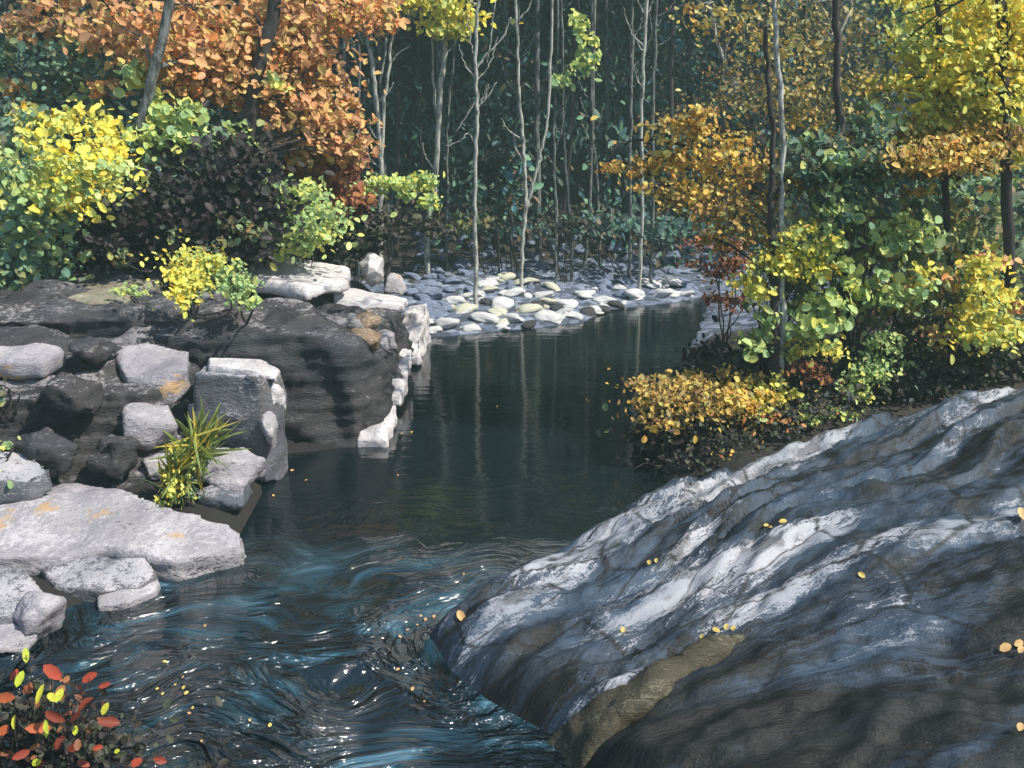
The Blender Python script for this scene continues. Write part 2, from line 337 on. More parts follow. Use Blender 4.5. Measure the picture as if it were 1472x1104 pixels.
slab('rock_ledge', 'pale ledge above the pinkish boulder', M['palerock'],
     [at_y(165, 500, 8.3), at_y(215, 490, 8.4), at_y(274, 505, 8.35), at_y(268, 530, 7.9), at_y(240, 556, 7.75), at_y(178, 540, 7.8)], .22, amp=.06, seed=7)
o = rock_from('shaded_cliff', prism([V((-6.4, 7.5, 1.12)), V((-4.9, 7.3, 1.05)), V((-4.0, 7.45, .95)), V((-3.25, 7.6, .85)), V((-3.0, 8.2, .9)), V((-3.3, 8.9, 1.15)), V((-6.4, 9, 1.25))],
                                 [V((-6.4, 6.5, -.4)), V((-4.9, 6.6, -.4)), V((-4.0, 6.8, -.4)), V((-3.0, 7.0, -.4)), V((-2.6, 7.8, -.4)), V((-2.9, 8.9, -.4)), V((-6.4, 9, -.4))]),
              M['cliff'], .04, .14, 1.4, .13, 9, .22)
tag(o, 'dark shaded rock wall above the flat ledge at the left edge', 'cliff')
slab('rock_ledge', 'pale ledge with orange leaf stains at the left edge above the dark wall', M['palerock'],
     [at_y(-80, 480, 8.3), at_y(40, 488, 8.2), at_y(82, 506, 7.8), at_y(60, 522, 7.5), at_y(-80, 522, 7.5)], .12, amp=.05, seed=8)
slab('rock_ledge', 'greenish pale shelf with rusty leaf litter on the upper left bank', M['litterrock'],
     [at_y(-60, 446, 9.2), at_y(60, 420, 10), at_y(140, 412, 10.4), at_y(230, 402, 10.6), at_y(160, 434, 9.5), at_y(60, 468, 8.8), at_y(-60, 476, 8.7)], .10, amp=.05, seed=9)
slab('rock_ledge', 'narrow pale shelf below the dark bushes on the upper left bank', M['palerock'],
     [at_y(100, 384, 11.6), at_y(180, 380, 11.8), at_y(252, 376, 11.6), at_y(240, 392, 11), at_y(150, 402, 10.8), at_y(95, 398, 11)], .1, amp=.04, seed=10)
slab('rock_ledge', 'wide pale flat ledge jutting into the water below the grass tuft', M['palerock'],
     [at_z(-60, 690, .30), at_z(110, 690, .32), at_z(215, 715, .30), at_z(348, 762, .2), at_z(350, 782, .16), at_z(250, 806, .16), at_z(150, 786, .2), at_z(90, 800, .2), at_z(-60, 798, .24)], .26, amp=.05, seed=12, strata=.03)
slab('rock_ledge', 'rounded low rock with a pale crescent rim below the wide ledge', M['greyrock'],
     [at_z(60, 815, .14), at_z(130, 800, .16), at_z(210, 806, .15), at_z(226, 822, .12), at_z(200, 842, .1), at_z(140, 850, .1), at_z(80, 840, .1)], .16, amp=.04, seed=13)
slab('rock_ledge', 'thin pale shelf at water level under the crescent rock', M['palerock'],
     [at_z(140, 850, .06), at_z(190, 842, .07), at_z(228, 832, .06), at_z(222, 848, .05), at_z(180, 868, .04), at_z(140, 872, .04)], .1, amp=.02, vox=.02, seed=14)
slab('rock_ledge', 'grey bluish rock at the left edge behind the lowest pale rock', M['greyrock'],
     [at_z(-60, 808, .26), at_z(30, 815, .26), at_z(66, 850, .2), at_z(60, 880, .16), at_z(-60, 890, .2)], .3, amp=.05, seed=15)
lump('boulder', 'lowest pale angular rock at the left edge above the red leaves', M['palerock'], at_z(52, 888, .12), (.19, .18, .15), amp=.2, seed=26)
lump('boulder', 'pale cracked rock at the left edge touching the water', M['palerock'], at_z(0, 918, .08), (.22, .16, .13), seed=27)

for px, py, Y, r, sd, lb in [(105, 570, 7.25, (.30, .3, .20), 41, 'dark angular block in the middle of the shaded rock wall'), (60, 650, 6.95, (.36, .3, .20), 42, 'dark angular block at the foot of the shaded rock wall'), (165, 655, 7.0, (.20, .25, .24), 43, 'upright dark block under the pinkish boulder'),
                             (140, 505, 7.9, (.26, .25, .12), 44, 'dark flat block left of the pale ledge above the pinkish boulder')]:
    lump('boulder', lb, M['cliff'], at_y(px, py, Y), r, amp=.3, seed=sd)
slab('flat_rock', 'small pale lavender plane of rock at the left foot of the shaded rock wall', M['greyrock'], [at_y(-40, 655, 6.7), at_y(30, 640, 6.8), at_y(75, 668, 6.6), at_y(40, 690, 6.45), at_y(-40, 692, 6.4)], .2, amp=.06, seed=45)

# the great slab on the right: a height field whose bedding runs away from the camera
FAN = V((-3.36, 2.78))
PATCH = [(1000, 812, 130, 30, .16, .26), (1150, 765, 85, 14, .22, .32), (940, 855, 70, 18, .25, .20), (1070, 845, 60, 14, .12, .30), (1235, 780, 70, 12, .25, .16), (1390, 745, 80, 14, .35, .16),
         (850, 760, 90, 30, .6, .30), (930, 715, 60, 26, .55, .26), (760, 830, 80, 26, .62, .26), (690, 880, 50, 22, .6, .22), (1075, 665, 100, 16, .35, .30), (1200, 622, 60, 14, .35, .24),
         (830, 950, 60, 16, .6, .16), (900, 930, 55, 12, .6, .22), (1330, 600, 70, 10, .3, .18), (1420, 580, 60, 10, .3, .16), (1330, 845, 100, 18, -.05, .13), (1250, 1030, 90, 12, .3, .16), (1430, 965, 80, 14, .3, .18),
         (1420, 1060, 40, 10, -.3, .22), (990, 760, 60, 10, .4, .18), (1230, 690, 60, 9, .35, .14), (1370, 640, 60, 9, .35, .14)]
PW = []
def bigslab():
    top = []
    for px, py, rx, ry, a, s in PATCH:      # pale rock bands, sunlit rim and sky sheen painted in the rock's plane
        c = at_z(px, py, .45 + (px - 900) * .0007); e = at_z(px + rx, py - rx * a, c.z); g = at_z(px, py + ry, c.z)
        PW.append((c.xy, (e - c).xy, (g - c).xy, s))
    st = .03; xs = np.arange(-.8, 6.6, st); ys = np.arange(1.6, 8.9, st); vs = []; band_light = []; bed = []; idx = {}
    for j, y in enumerate(ys):
        for i, x in enumerate(xs):
            p = V((x, y)); d = poly_d(p, SLAB)
            if d < -.35: continue
            fv = p - FAN; s, nn = fv.length - 4.2, math.atan2(fv.y, fv.x) * 4.4; wv = noise.noise(V((s * .5, nn * .7, 2))) * .25; nn += wv
            q = V((s * .5, nn * 1.9, 0))
            base = .17 * (1 - math.exp(-max(d, 0) / .10)) + .055 * max(0, d) + .10 * max(0, s - 5.0) + (d * 1.2 if d < 0 else 0)
            base += .18 * max(0, x - .4) * sm(2.2, 5.0, y) + .07 * max(0, x - .4) * (1 - sm(2.2, 5.0, y))
            k = nn * 3.6 + noise.noise(V((s * .8, nn * .9, 3))) * 1.7
            fr = k - math.floor(k); step = (sm(0, .12, fr) - fr) * (.085 + .09 * noise.noise(V((s * .7, nn * .6, 8))))
            w = min(1, max(0, d) / .25)
            z = base + w * (step + .05 * noise.fractal(q, .7, 2.2, 5) + .04 * noise.fractal(V((s * 2.2, nn * 8, 5)), .6, 2, 4) + .055 * (noise.voronoi(V((s * 1.1, nn * 3.2, 1)))[0][0] - .3) + .022 * noise.fractal(V((s * 5, nn * 11, 4)), .8, 2, 3))
            m = 0
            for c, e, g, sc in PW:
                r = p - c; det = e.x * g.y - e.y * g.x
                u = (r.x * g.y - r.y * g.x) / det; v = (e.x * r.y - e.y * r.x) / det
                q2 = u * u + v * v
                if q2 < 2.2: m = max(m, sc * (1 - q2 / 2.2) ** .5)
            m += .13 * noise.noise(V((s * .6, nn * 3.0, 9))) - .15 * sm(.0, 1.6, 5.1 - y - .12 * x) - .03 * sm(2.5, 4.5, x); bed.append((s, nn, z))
            idx[(i, j)] = len(vs); vs.append((x, y, z)); band_light.append(m)
    fs = []
    for (i, j), a in idx.items():
        b, c, d = idx.get((i + 1, j)), idx.get((i + 1, j + 1)), idx.get((i, j + 1))
        if b is not None and c is not None and d is not None: fs.append((a, b, c, d))
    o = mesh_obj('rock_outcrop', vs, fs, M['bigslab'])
    at = o.data.attributes.new('bands_and_light', 'FLOAT', 'POINT'); at.data.foreach_set('value', band_light)
    at = o.data.attributes.new('bedding', 'FLOAT_VECTOR', 'POINT'); at.data.foreach_set('vector', np.array(bed).ravel())
    return o
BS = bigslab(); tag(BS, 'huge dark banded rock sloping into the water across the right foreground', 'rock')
from mathutils.bvhtree import BVHTree
bs_tree = BVHTree.FromPolygons([v.co for v in BS.data.vertices], [tuple(p.vertices) for p in BS.data.polygons])
def on_slab(px, py):
    h = bs_tree.ray_cast(V((0, 0, H)), ray(px, py).normalized())
    return h[0], h[1]
def ridge():
    a, b = at_z(735, 1125, .14), at_z(1030, 925, .36); c = at_z(1120, 1104, .36)
    top = []
    for px, py in [(720, 1130), (770, 1084), (820, 1044), (880, 1000), (950, 960), (1020, 926), (1090, 898), (1080, 910), (1000, 958), (930, 1008), (880, 1050), (840, 1104), (800, 1160), (720, 1170)]:
        p, n = on_slab(px, py)
        top.append(p + V((0, 0, .05 - .04 * sm(850, 1050, px))) if p else at_z(px, py, .10))
    return slab('rock_ridge', 'olive brown ridge of rock running into the water at the bottom', M['ridge'], top, .6, amp=.045, seed=31, fs=2.4, chip=.06, grow=.04, vox=.025)
ridge()

# ------------------------------------------------------------------ far shore stones
def stone_mesh(m, seed):
    bm = bmesh.new(); bmesh.ops.create_icosphere(bm, subdivisions=3, radius=1)
    for v in bm.verts:
        q = v.co * .9 + V((seed * 5.1, seed * 2.3, 0)); v.co *= 1 + .5 * noise.noise(q) + .5 * (noise.voronoi(q * 1.2)[0][0] - .4) + .12 * noise.noise(q * 3)
        v.co.z *= .8 if v.co.z > 0 else .4
    me = bpy.data.meshes.new('stone'); bm.to_mesh(me); bm.free(); me.materials.append(m)
    me.polygons.foreach_set('use_smooth', [True] * len(me.polygons)); return me
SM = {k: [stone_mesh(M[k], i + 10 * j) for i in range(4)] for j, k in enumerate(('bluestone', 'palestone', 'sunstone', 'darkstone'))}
SLBL = {'bluestone': 'blue grey stone in shade on the far shore below the slender trees', 'palestone': 'pale sunlit stone along the water edge of the far shore',
        'sunstone': 'cream yellowish stone lying among the pale stones of the far shore', 'darkstone': 'dark brown stone between the pale stones of the far shore'}
def stone(kind, px, py, rx, ry=None):
    g = on_ground(px, py); o = bpy.data.objects.new('stone', rnd.choice(SM[kind])); link(o)
    t = g.y / F; s = rx * t
    o.location = (g.x, g.y, g.z + s * .02); o.scale = (s, s * rnd.uniform(.6, 1.0), max(ry * t * 1.5, s * .55)); g.z -= s * .12; o.rotation_euler = (rnd.uniform(-.3, .3), rnd.uniform(-.3, .3), rnd.uniform(-1, 1))
    tag(o, SLBL[kind], 'stone', 'stones on the far shore')
for px, py, rx, ry in [(640, 470, 34, 9), (700, 462, 30, 8), (610, 462, 22, 8), (668, 448, 28, 8), (735, 462, 26, 7), (760, 448, 30, 9), (720, 440, 26, 8), (790, 459, 26, 7), (812, 440, 28, 8), (850, 447, 20, 6),
                       (778, 428, 26, 8), (838, 426, 24, 7), (740, 424, 22, 7), (870, 434, 22, 6), (680, 428, 24, 8), (910, 428, 26, 7), (950, 424, 26, 7), (985, 426, 18, 6), (936, 412, 24, 6), (968, 410, 22, 6),
                       (655, 436, 20, 7), (828, 456, 16, 5), (625, 478, 18, 6), (678, 474, 18, 6), (722, 470, 16, 5), (700, 412, 22, 7), (760, 408, 20, 6), (890, 416, 20, 6)]:
    for q in range(3):
        f = (1, .6, .4)[q]
        stone('palestone' if rnd.random() < .88 else 'sunstone', px + (q > 0) * rnd.gauss(0, rx * .7), py + (q > 0) * rnd.gauss(0, 4), rx * .7 * f, ry * f * .8)
for px, py in [(700, 420), (745, 410), (725, 400), (795, 415), (716, 450), (785, 436)]: stone('sunstone', px, py, 14, 5)
for px, py in [(800, 445), (845, 452), (865, 446), (772, 440), (885, 440), (700, 436), (760, 470)]: stone('darkstone', px, py, 12, 5)
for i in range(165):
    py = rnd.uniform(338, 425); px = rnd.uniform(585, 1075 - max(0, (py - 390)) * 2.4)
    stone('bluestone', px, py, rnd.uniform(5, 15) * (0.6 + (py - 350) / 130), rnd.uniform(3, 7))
for i in range(16): stone('bluestone', rnd.uniform(596, 640), rnd.uniform(425, 470), rnd.uniform(10, 18), 6)

# ------------------------------------------------------------------ leaves, stems
def leaf_mesh(name, cen, nrm, tan, L, W, fold=.12):
    """pointed oval leaves: eight vertices, a face on either side of the midrib"""
    n = len(cen); nrm = nrm / np.linalg.norm(nrm, axis=1, keepdims=True)
    tan = tan - nrm * (tan * nrm).sum(1, keepdims=True); tan /= np.linalg.norm(tan, axis=1, keepdims=True) + 1e-9
    bi = np.cross(nrm, tan); L = L[:, None]; W = W[:, None]
    vs = np.empty((n, 8, 3)); curl = L * rng.uniform(-.02, .12, (n, 1))
    for q, (u, v) in enumerate([(-.5, 0), (-.27, -.40), (.10, -.5), (.37, -.30), (.5, 0), (.37, .30), (.10, .5), (-.27, .40)]):
        vs[:, q] = cen + tan * L * u + bi * W * v + nrm * (W * fold * abs(v) * 2 - curl * u * u * 4)
    fi = (np.arange(n) * 8)[:, None, None] + np.array([[0, 4, 3, 2, 1], [0, 7, 6, 5, 4]])[None]
    me = bpy.data.meshes.new(name); me.vertices.add(n * 8); me.vertices.foreach_set('co', vs.ravel())
    me.loops.add(n * 10); me.loops.foreach_set('vertex_index', fi.ravel().astype(np.int32))
    me.polygons.add(n * 2); me.polygons.foreach_set('loop_start', np.arange(n * 2, dtype=np.int32) * 5)
    me.update(calc_edges=True); me.validate()
    return me
SUN = V((.60, -.24, .76)).normalized()
def spray(clumps, size, droop=0.0, aspect=.62, spread=.62, per=20, tight=1.15):
    """clumps: (centre, (rx, ry, rz), count); leaves gather in uneven sprays inside each"""
    cs, Ls = [], []
    for c, r, n in clumps:
        k = max(3, n // per); sub = rng.normal(size=(k, 3)); sub /= np.linalg.norm(sub, axis=1, keepdims=True)
        sub *= rng.uniform(.15, 1, (k, 1)) ** .5 * tight
        w = rng.uniform(.2, 1, k); pick = rng.choice(k, n, p=w / w.sum())
        q = sub[pick] + rng.normal(size=(n, 3)) * spread * np.array([.75, .75, .55]) * rng.uniform(.35, 1.2, (k, 1))[pick] * np.where(rng.random((n, 1)) < .12, 1.9, 1)
        cs.append(np.array(c) + q * np.array(r)); Ls.append(np.full(n, 1.0))
    cen = np.concatenate(cs); n = len(cen)
    nrm = rng.normal(size=(n, 3)) * .62 + np.array([.48, -.62, .56])
    tan = rng.normal(size=(n, 3)) + np.array([0, -.1, -droop])
    L = size * np.clip(rng.lognormal(-.04, .36, n), .45, 1.55); W = L * aspect * rng.uniform(.75, 1.25, n)
    return cen, nrm, tan, L, W
def foliage(name, clumps, size, m, parent, **k):
    me = leaf_mesh(name, *spray(clumps, size * .78, **k)); me.materials.append(M[m])
    o = bpy.data.objects.new(name, me); link(o, parent); o.location = -parent.location; return o
def tube(vs, fs, pts, radii, sides=8, wob=.15):
    base0 = len(vs); n = len(pts)
    for i, p in enumerate(pts):
        d = (pts[min(i + 1, n - 1)] - pts[max(i - 1, 0)]).normalized(); a = d.orthogonal().normalized(); b = d.cross(a)
        ref = V((1, 0, 0)) - d * d.x
        if ref.length > .2: a = ref.normalized(); b = d.cross(a)
        for k in range(sides):
            th = 2 * math.pi * k / sides; r = radii[i] * (1 + wob * noise.noise(p * 3 + V((k * 1.7, 0, 0))))
            vs.append(p + (a * math.cos(th) + b * math.sin(th)) * r)
    for i in range(n - 1):
        for k in range(sides):
            fs.append((base0 + i * sides + k, base0 + i * sides + (k + 1) % sides, base0 + (i + 1) * sides + (k + 1) % sides, base0 + (i + 1) * sides + k))
    fs.append(tuple(base0 + (n - 1) * sides + k for k in range(sides)))
    fs.append(tuple(base0 + k for k in range(sides))[::-1])
def smooth_path(pts, per=5, jit=.0):
    out = []
    for i in range(len(pts) - 1):
        p0, p1, p2, p3 = pts[max(i - 1, 0)], pts[i], pts[i + 1], pts[min(i + 2, len(pts) - 1)]
        for k in range(per):
            t = k / per
            q = .5 * ((2 * p1) + (p2 - p0) * t + (2 * p0 - 5 * p1 + 4 * p2 - p3) * t * t + (3 * p1 - p0 - 3 * p2 + p3) * t ** 3)
            if jit and (i or k): q = q + V((rnd.gauss(0, jit), rnd.gauss(0, jit), 0))
            out.append(q)
    out.append(pts[-1]); return out
def wood(name, paths, m, parent, jit=.01):
    vs, fs = [], []
    for pts, r0, r1 in paths:
        q = smooth_path(pts, 5, jit); n = len(q)
        tube(vs, fs, q, [r0 + (r1 - r0) * (i / (n - 1)) ** .8 for i in range(n)])
    return mesh_obj(name, vs, fs, M[m], parent)
def pc(px, py, rx, ry, Y, n, deep=1.0):
    c = at_y(px, py, Y); s = (c - V((0, 0, H))).length / F
    return (tuple(c), (rx * s, max(rx, ry) * s * .8 * deep, ry * s), int(n * 2.0))

def tree(name, label, cat, trunks, crown, leaf, size, bark='darkbark', group=None, top=0, limbs=True, crown_name='crown', **k):
    """trunks: [(pixel path, depth, radius px at the base, radius px at the top)], first point is the base on the ground"""
    (p0, Y0, r0, r1) = trunks[0]; b = at_y(*p0[0], Y0); g = ground_z(b.x, b.y)
    root = empty(name, V((b.x, b.y, g)), label, cat, group)
    paths, allp = [], []
    for i, (pp, Y, ra, rb) in enumerate(trunks):
        pts = [at_y(x, y, Y) for x, y in pp]
        if i == 0:
            foot = V((b.x, b.y, g - .15)); pts = ([foot] + pts) if pts[0].z > g else [foot] + [p for p in pts if p.z > g + .1]
            if top:
                d = (pts[-1] - pts[-2]).normalized(); d = (d + V((0, 0, .5))).normalized(); pts.append(pts[-1] + d * top * .5); pts.append(pts[-1] + V((rnd.gauss(0, .15), rnd.gauss(0, .15), top * .5)))
        s = Y / F; paths.append((pts, ra * s, rb * s)); allp += pts
    wood('trunk', paths, bark, root)
    cl = [pc(*c) for c in crown]
    if top and top > 2:
        tp = paths[0][0][-1]
        for i in range(7): cl.append(((tp.x + rnd.gauss(0, .8), tp.y + rnd.gauss(0, .8), tp.z - rnd.uniform(-.4, 2.2)), (.8, .8, .5), 80))
    if cl and limbs:
        br = []
        for c, r, n in cl:
            c = V(c); src = min(allp, key=lambda p: (p - c).length + abs(p.z - (c.z - .25)) * .6)
            mid = (src + c) * .5 + V((rnd.gauss(0, .06), rnd.gauss(0, .06), .08)); rr = max(.006, paths[0][1] * .28)
            br.append(([src, mid, c], rr, rr * .35))
            for q in range(3):
                e = c + V((rnd.gauss(0, r[0] * .6), rnd.gauss(0, r[1] * .6), rnd.gauss(0, r[2] * .6))); br.append(([mid, (mid + e) * .5 + V((0, 0, .04)), e], rr * .5, rr * .2))
        wood('branches', br, bark, root)
    if cl: foliage(crown_name, cl, size, leaf, root, **k)
    return root
def shrub(label, base, crown, leaf, size, name='shrub', cat='shrub', stems=5, bark='darkbark', group=None, z=None, **k):
    """base: pixel and depth of the foot; crown: clumps"""
    b = at_y(base[0], base[1], base[2]); g = ground_z(b.x, b.y) if z is None else z
    root = empty(name, V((b.x, b.y, g)), label, cat, group); cl = [pc(*c) for c in crown]; br = []
    for i in range(max(stems, len(cl))):
        c, r, n = cl[i % len(cl)]
        e = V(c) + V((rnd.gauss(0, r[0] * .5), rnd.gauss(0, r[1] * .5), rnd.uniform(0, r[2] * .7))); s = V((b.x + rnd.gauss(0, .05), b.y + rnd.gauss(0, .05), g - .08))
        br.append(([s, s.lerp(e, .5) + V((rnd.gauss(0, .05), rnd.gauss(0, .05), .06)), e], .014, .004))
    wood('stems', br, bark, root)
    foliage('foliage', cl, size, leaf, root, **k)
    return root

# ------------------------------------------------------------------ left bank trees and shrubs
tree('tree', 'orange leaved tree with a dark trunk leaning right above the lime shrub', 'tree',
     [([(343, 360), (350, 230), (362, 150), (382, 60), (400, -20)], 11.75, 12, 8)],
     [(330, 60, 70, 35, 12.4, 327), (300, 110, 50, 30, 12.2, 257), (420, 50, 60, 40, 12.6, 327), (365, 100, 60, 40, 12.1, 296), (455, 95, 40, 30, 12.7, 187), (425, 160, 50, 28, 12.3, 234),
      (475, 185, 40, 26, 12.5, 156), (500, 215, 28, 18, 12.5, 70), (455, 15, 60, 30, 12.8, 234), (345, 135, 40, 24, 12.0, 156), (525, 15, 34, 18, 12.9, 93), (430, 215, 30, 18, 12.3, 85), (380, 10, 70, 30, 12.5, 273), (500, 190, 34, 24, 12.6, 124), (470, 140, 34, 24, 12.7, 109), (440, 180, 40, 24, 12.4, 132)],
     'orange', .125, top=5)
tree('tree', 'orange leaved tree with a pale streaked slanting trunk behind the yellow shrub', 'tree',
     [([(180, 350), (190, 270), (202, 180), (222, 100), (243, 0)], 11.2, 9, 6)],
     [(260, 30, 70, 32, 12, 247), (180, 40, 50, 26, 11.8, 169), (250, 95, 34, 30, 11.6, 156), (200, 70, 40, 22, 11.8, 104), (150, 15, 40, 22, 12, 104), (290, 75, 50, 30, 11.9, 143), (150, 120, 22, 18, 11.7, 45), (270, 150, 22, 14, 12.0, 32)],
     'orange', .13, bark='greybark', top=4)
tree('tree', 'dark straight trunked tree with tan orange leaves in the upper left corner', 'tree',
     [([(56, 360), (54, 200), (57, 100), (60, -20)], 13, 9, 7)],
     [(30, 15, 45, 22, 12.8, 110), (75, 20, 30, 18, 12.8, 55), (20, 60, 26, 16, 12.6, 35), (30, 125, 28, 16, 12.6, 45), (105, 40, 20, 26, 12.7, 40)], 'orange', .11, top=4)
tree('tree', 'thin dark trunk between the upper left tree and the slanting pale trunk', 'tree', [([(100, 350), (98, 180), (95, 60), (92, -20)], 13.6, 6, 5)], [(115, 100, 34, 30, 12.0, 110), (85, 80, 30, 30, 12.2, 90), (30, 110, 34, 30, 12.2, 100), (150, 130, 24, 24, 11.9, 60)], 'green', .13, top=3)
shrub('bright yellow shrub with orange tips on the upper left bank', (115, 380, 11.4),
      [(85, 172, 45, 13, 11.2, 102), (130, 172, 26, 20, 11.0, 66), (145, 205, 22, 28, 10.9, 78), (125, 245, 42, 36, 10.8, 144), (90, 275, 40, 26, 10.8, 78), (165, 240, 14, 18, 10.6, 30), (60, 165, 20, 9, 11.1, 30), (95, 225, 46, 28, 10.0, 102), (120, 275, 44, 26, 9.9, 90), (150, 215, 20, 20, 10.2, 42), (70, 200, 30, 18, 10.1, 36)], 'yellow', .105)
shrub('pale yellow green shrub mixed into the bright yellow shrub', (80, 385, 10.6), [(80, 245, 44, 28, 9.9, 90), (130, 260, 36, 30, 9.9, 80), (60, 290, 36, 24, 9.8, 70), (40, 230, 30, 20, 9.9, 40)], 'lime', .10)
shrub('green shrub at the left edge beneath the yellow shrub', (40, 400, 10.6),
      [(25, 320, 48, 50, 10.4, 420), (70, 340, 34, 44, 10.3, 280), (20, 245, 40, 34, 10.6, 200), (60, 300, 44, 30, 10.4, 200), (20, 390, 50, 24, 10.2, 220), (20, 195, 36, 26, 10.9, 120)], 'green', .12)
shrub('lime leaved shrub with scattered round leaves between the two orange trees', (225, 360, 11.8),
      [(200, 105, 18, 20, 11.4, 40), (225, 158, 22, 20, 11.3, 60), (258, 172, 24, 20, 11.3, 60), (218, 205, 26, 18, 11.2, 60), (270, 150, 18, 14, 11.4, 30), (398, 112, 12, 12, 11.8, 16), (255, 205, 28, 16, 11.3, 50), (320, 195, 30, 16, 11.5, 50), (215, 235, 20, 14, 11.2, 30)], 'lime', .12, aspect=.8, per=10)
shrub('dull green shrub under the lime leaves and left of the dark bushes', (210, 370, 11.6),
      [(210, 245, 28, 30, 11.2, 120), (195, 285, 26, 26, 11.2, 90), (245, 250, 40, 24, 11.3, 110), (300, 205, 40, 18, 11.6, 90), (255, 310, 26, 20, 11.1, 60), (310, 235, 40, 14, 11.5, 60)], 'green', .14)
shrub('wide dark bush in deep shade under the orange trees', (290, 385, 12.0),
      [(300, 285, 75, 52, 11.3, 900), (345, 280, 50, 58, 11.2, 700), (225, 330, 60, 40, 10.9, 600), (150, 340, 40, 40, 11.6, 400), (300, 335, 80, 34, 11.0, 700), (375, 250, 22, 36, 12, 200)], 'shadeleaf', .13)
shrub('olive green sprays at the foot of the wide dark bush', (330, 392, 11.0),
      [(355, 330, 22, 16, 10.4, 36), (315, 352, 20, 10, 10.3, 30), (250, 340, 16, 14, 10.4, 18), (320, 315, 12, 10, 10.4, 8), (160, 375, 30, 14, 10.4, 50)], 'olive', .10)
shrub('bright lime shrub behind the long white slab', (430, 378, 12.2),
      [(415, 290, 36, 26, 11.4, 230), (440, 325, 48, 28, 11.3, 330), (410, 345, 36, 18, 11.3, 200), (465, 310, 26, 18, 11.9, 110), (435, 280, 24, 18, 12, 90)], 'lime', .10)
shrub('rusty red shrub between the lime shrub and the slender pale trees', (480, 385, 13.2),
      [(465, 250, 36, 34, 12.9, 330), (490, 290, 34, 26, 13, 230), (440, 235, 26, 18, 12.8, 130), (495, 240, 24, 26, 13, 130)], 'rust', .115)
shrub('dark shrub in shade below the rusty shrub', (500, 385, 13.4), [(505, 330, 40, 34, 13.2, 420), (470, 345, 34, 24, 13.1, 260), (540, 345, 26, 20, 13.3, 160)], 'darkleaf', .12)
tree('sapling', 'crooked dark sapling with two lime green tufts on the cliff top', 'sapling',
     [([(556, 402), (562, 372), (561, 340), (572, 316), (584, 288)], 12.5, 4.5, 2.5), ([(572, 316), (590, 298), (606, 285)], 12.5, 2.5, 1.6)],
     [(550, 266, 24, 14, 12.4, 130), (578, 272, 18, 16, 12.3, 90), (608, 262, 18, 18, 12.5, 110), (617, 287, 14, 16, 12.4, 80)], 'lime', .085, spread=.4, tight=.85)
shrub('yellow leaved clump spilling over the cliff edge', (278, 412, 8.75),
      [(278, 384, 34, 20, 8.8, 190), (270, 408, 26, 18, 8.6, 130), (260, 430, 12, 18, 8.4, 70), (300, 376, 18, 14, 8.9, 60), (285, 400, 26, 12, 8.7, 80)], 'yellow', .06, z=1.3)
shrub('pale green clump hanging over the cliff edge right of the yellow clump', (338, 412, 8.8),
      [(332, 396, 20, 18, 8.8, 90), (345, 416, 20, 16, 8.55, 100), (364, 434, 9, 10, 8.4, 36)], 'lime', .065, z=1.3)
shrub('small yellow green clump on the rusty shelf left of the yellow clump', (190, 425, 9.6), [(190, 420, 16, 9, 9.5, 50), (62, 432, 16, 8, 9.7, 30)], 'lime', .06)
shrub('small green plant at the left edge by the dark rock wall', (4, 705, 6.6), [(6, 685, 14, 14, 6.6, 36), (18, 640, 14, 8, 6.7, 8)], 'lime', .06, name='plant', cat='plant')
shrub('small green leaved plant at the left edge above the dark rock wall', (0, 575, 7.2), [(3, 560, 10, 12, 7.1, 16)], 'green', .08, name='plant', cat='plant', z=.8)

# grass tuft on the ledge
gt = empty('grass_tuft', at_y(272, 700, 6.8), 'tall yellow green grass tuft growing among the pale boulders', 'grass tuft')
def blades(n, foot, reach, size):
    cs, ts, Ls = [], [], []
    for i in range(n):
        f = at_y(foot[0] + rnd.gauss(0, foot[2]), foot[1] + rnd.gauss(0, foot[3]), 6.75 + rnd.gauss(0, .06)); e = at_y(reach[0] + rnd.gauss(0, reach[2]), reach[1] + rnd.gauss(0, reach[3]), 6.65 + rnd.gauss(0, .12))
        cs.append((f + e) / 2); ts.append(e - f); Ls.append((e - f).length)
    n = len(cs); Ls = np.array(Ls)
    return np.array(cs), rng.normal(size=(n, 3)) * .4 + np.array([.2, -.8, .4]), np.array(ts), Ls, size * np.ones(n) * rng.uniform(.7, 1.3, n)
for a in [(60, (275, 668, 8, 14), (300, 612, 16, 16), .016), (60, (258, 712, 12, 12), (250, 655, 14, 16), .02)]:
    me = leaf_mesh('blades', *blades(*a)); me.materials.append(M['grass']); o = bpy.data.objects.new('blades', me); link(o, gt); o.location = -gt.location
foliage('foliage', [pc(264, 648, 14, 16, 6.7, 60), pc(255, 690, 18, 22, 6.65, 90), pc(250, 715, 16, 10, 6.6, 40)], .045, 'yellow', gt)
foliage('foliage', [pc(285, 670, 18, 18, 6.75, 40), pc(270, 705, 20, 14, 6.7, 40)], .045, 'green', gt)

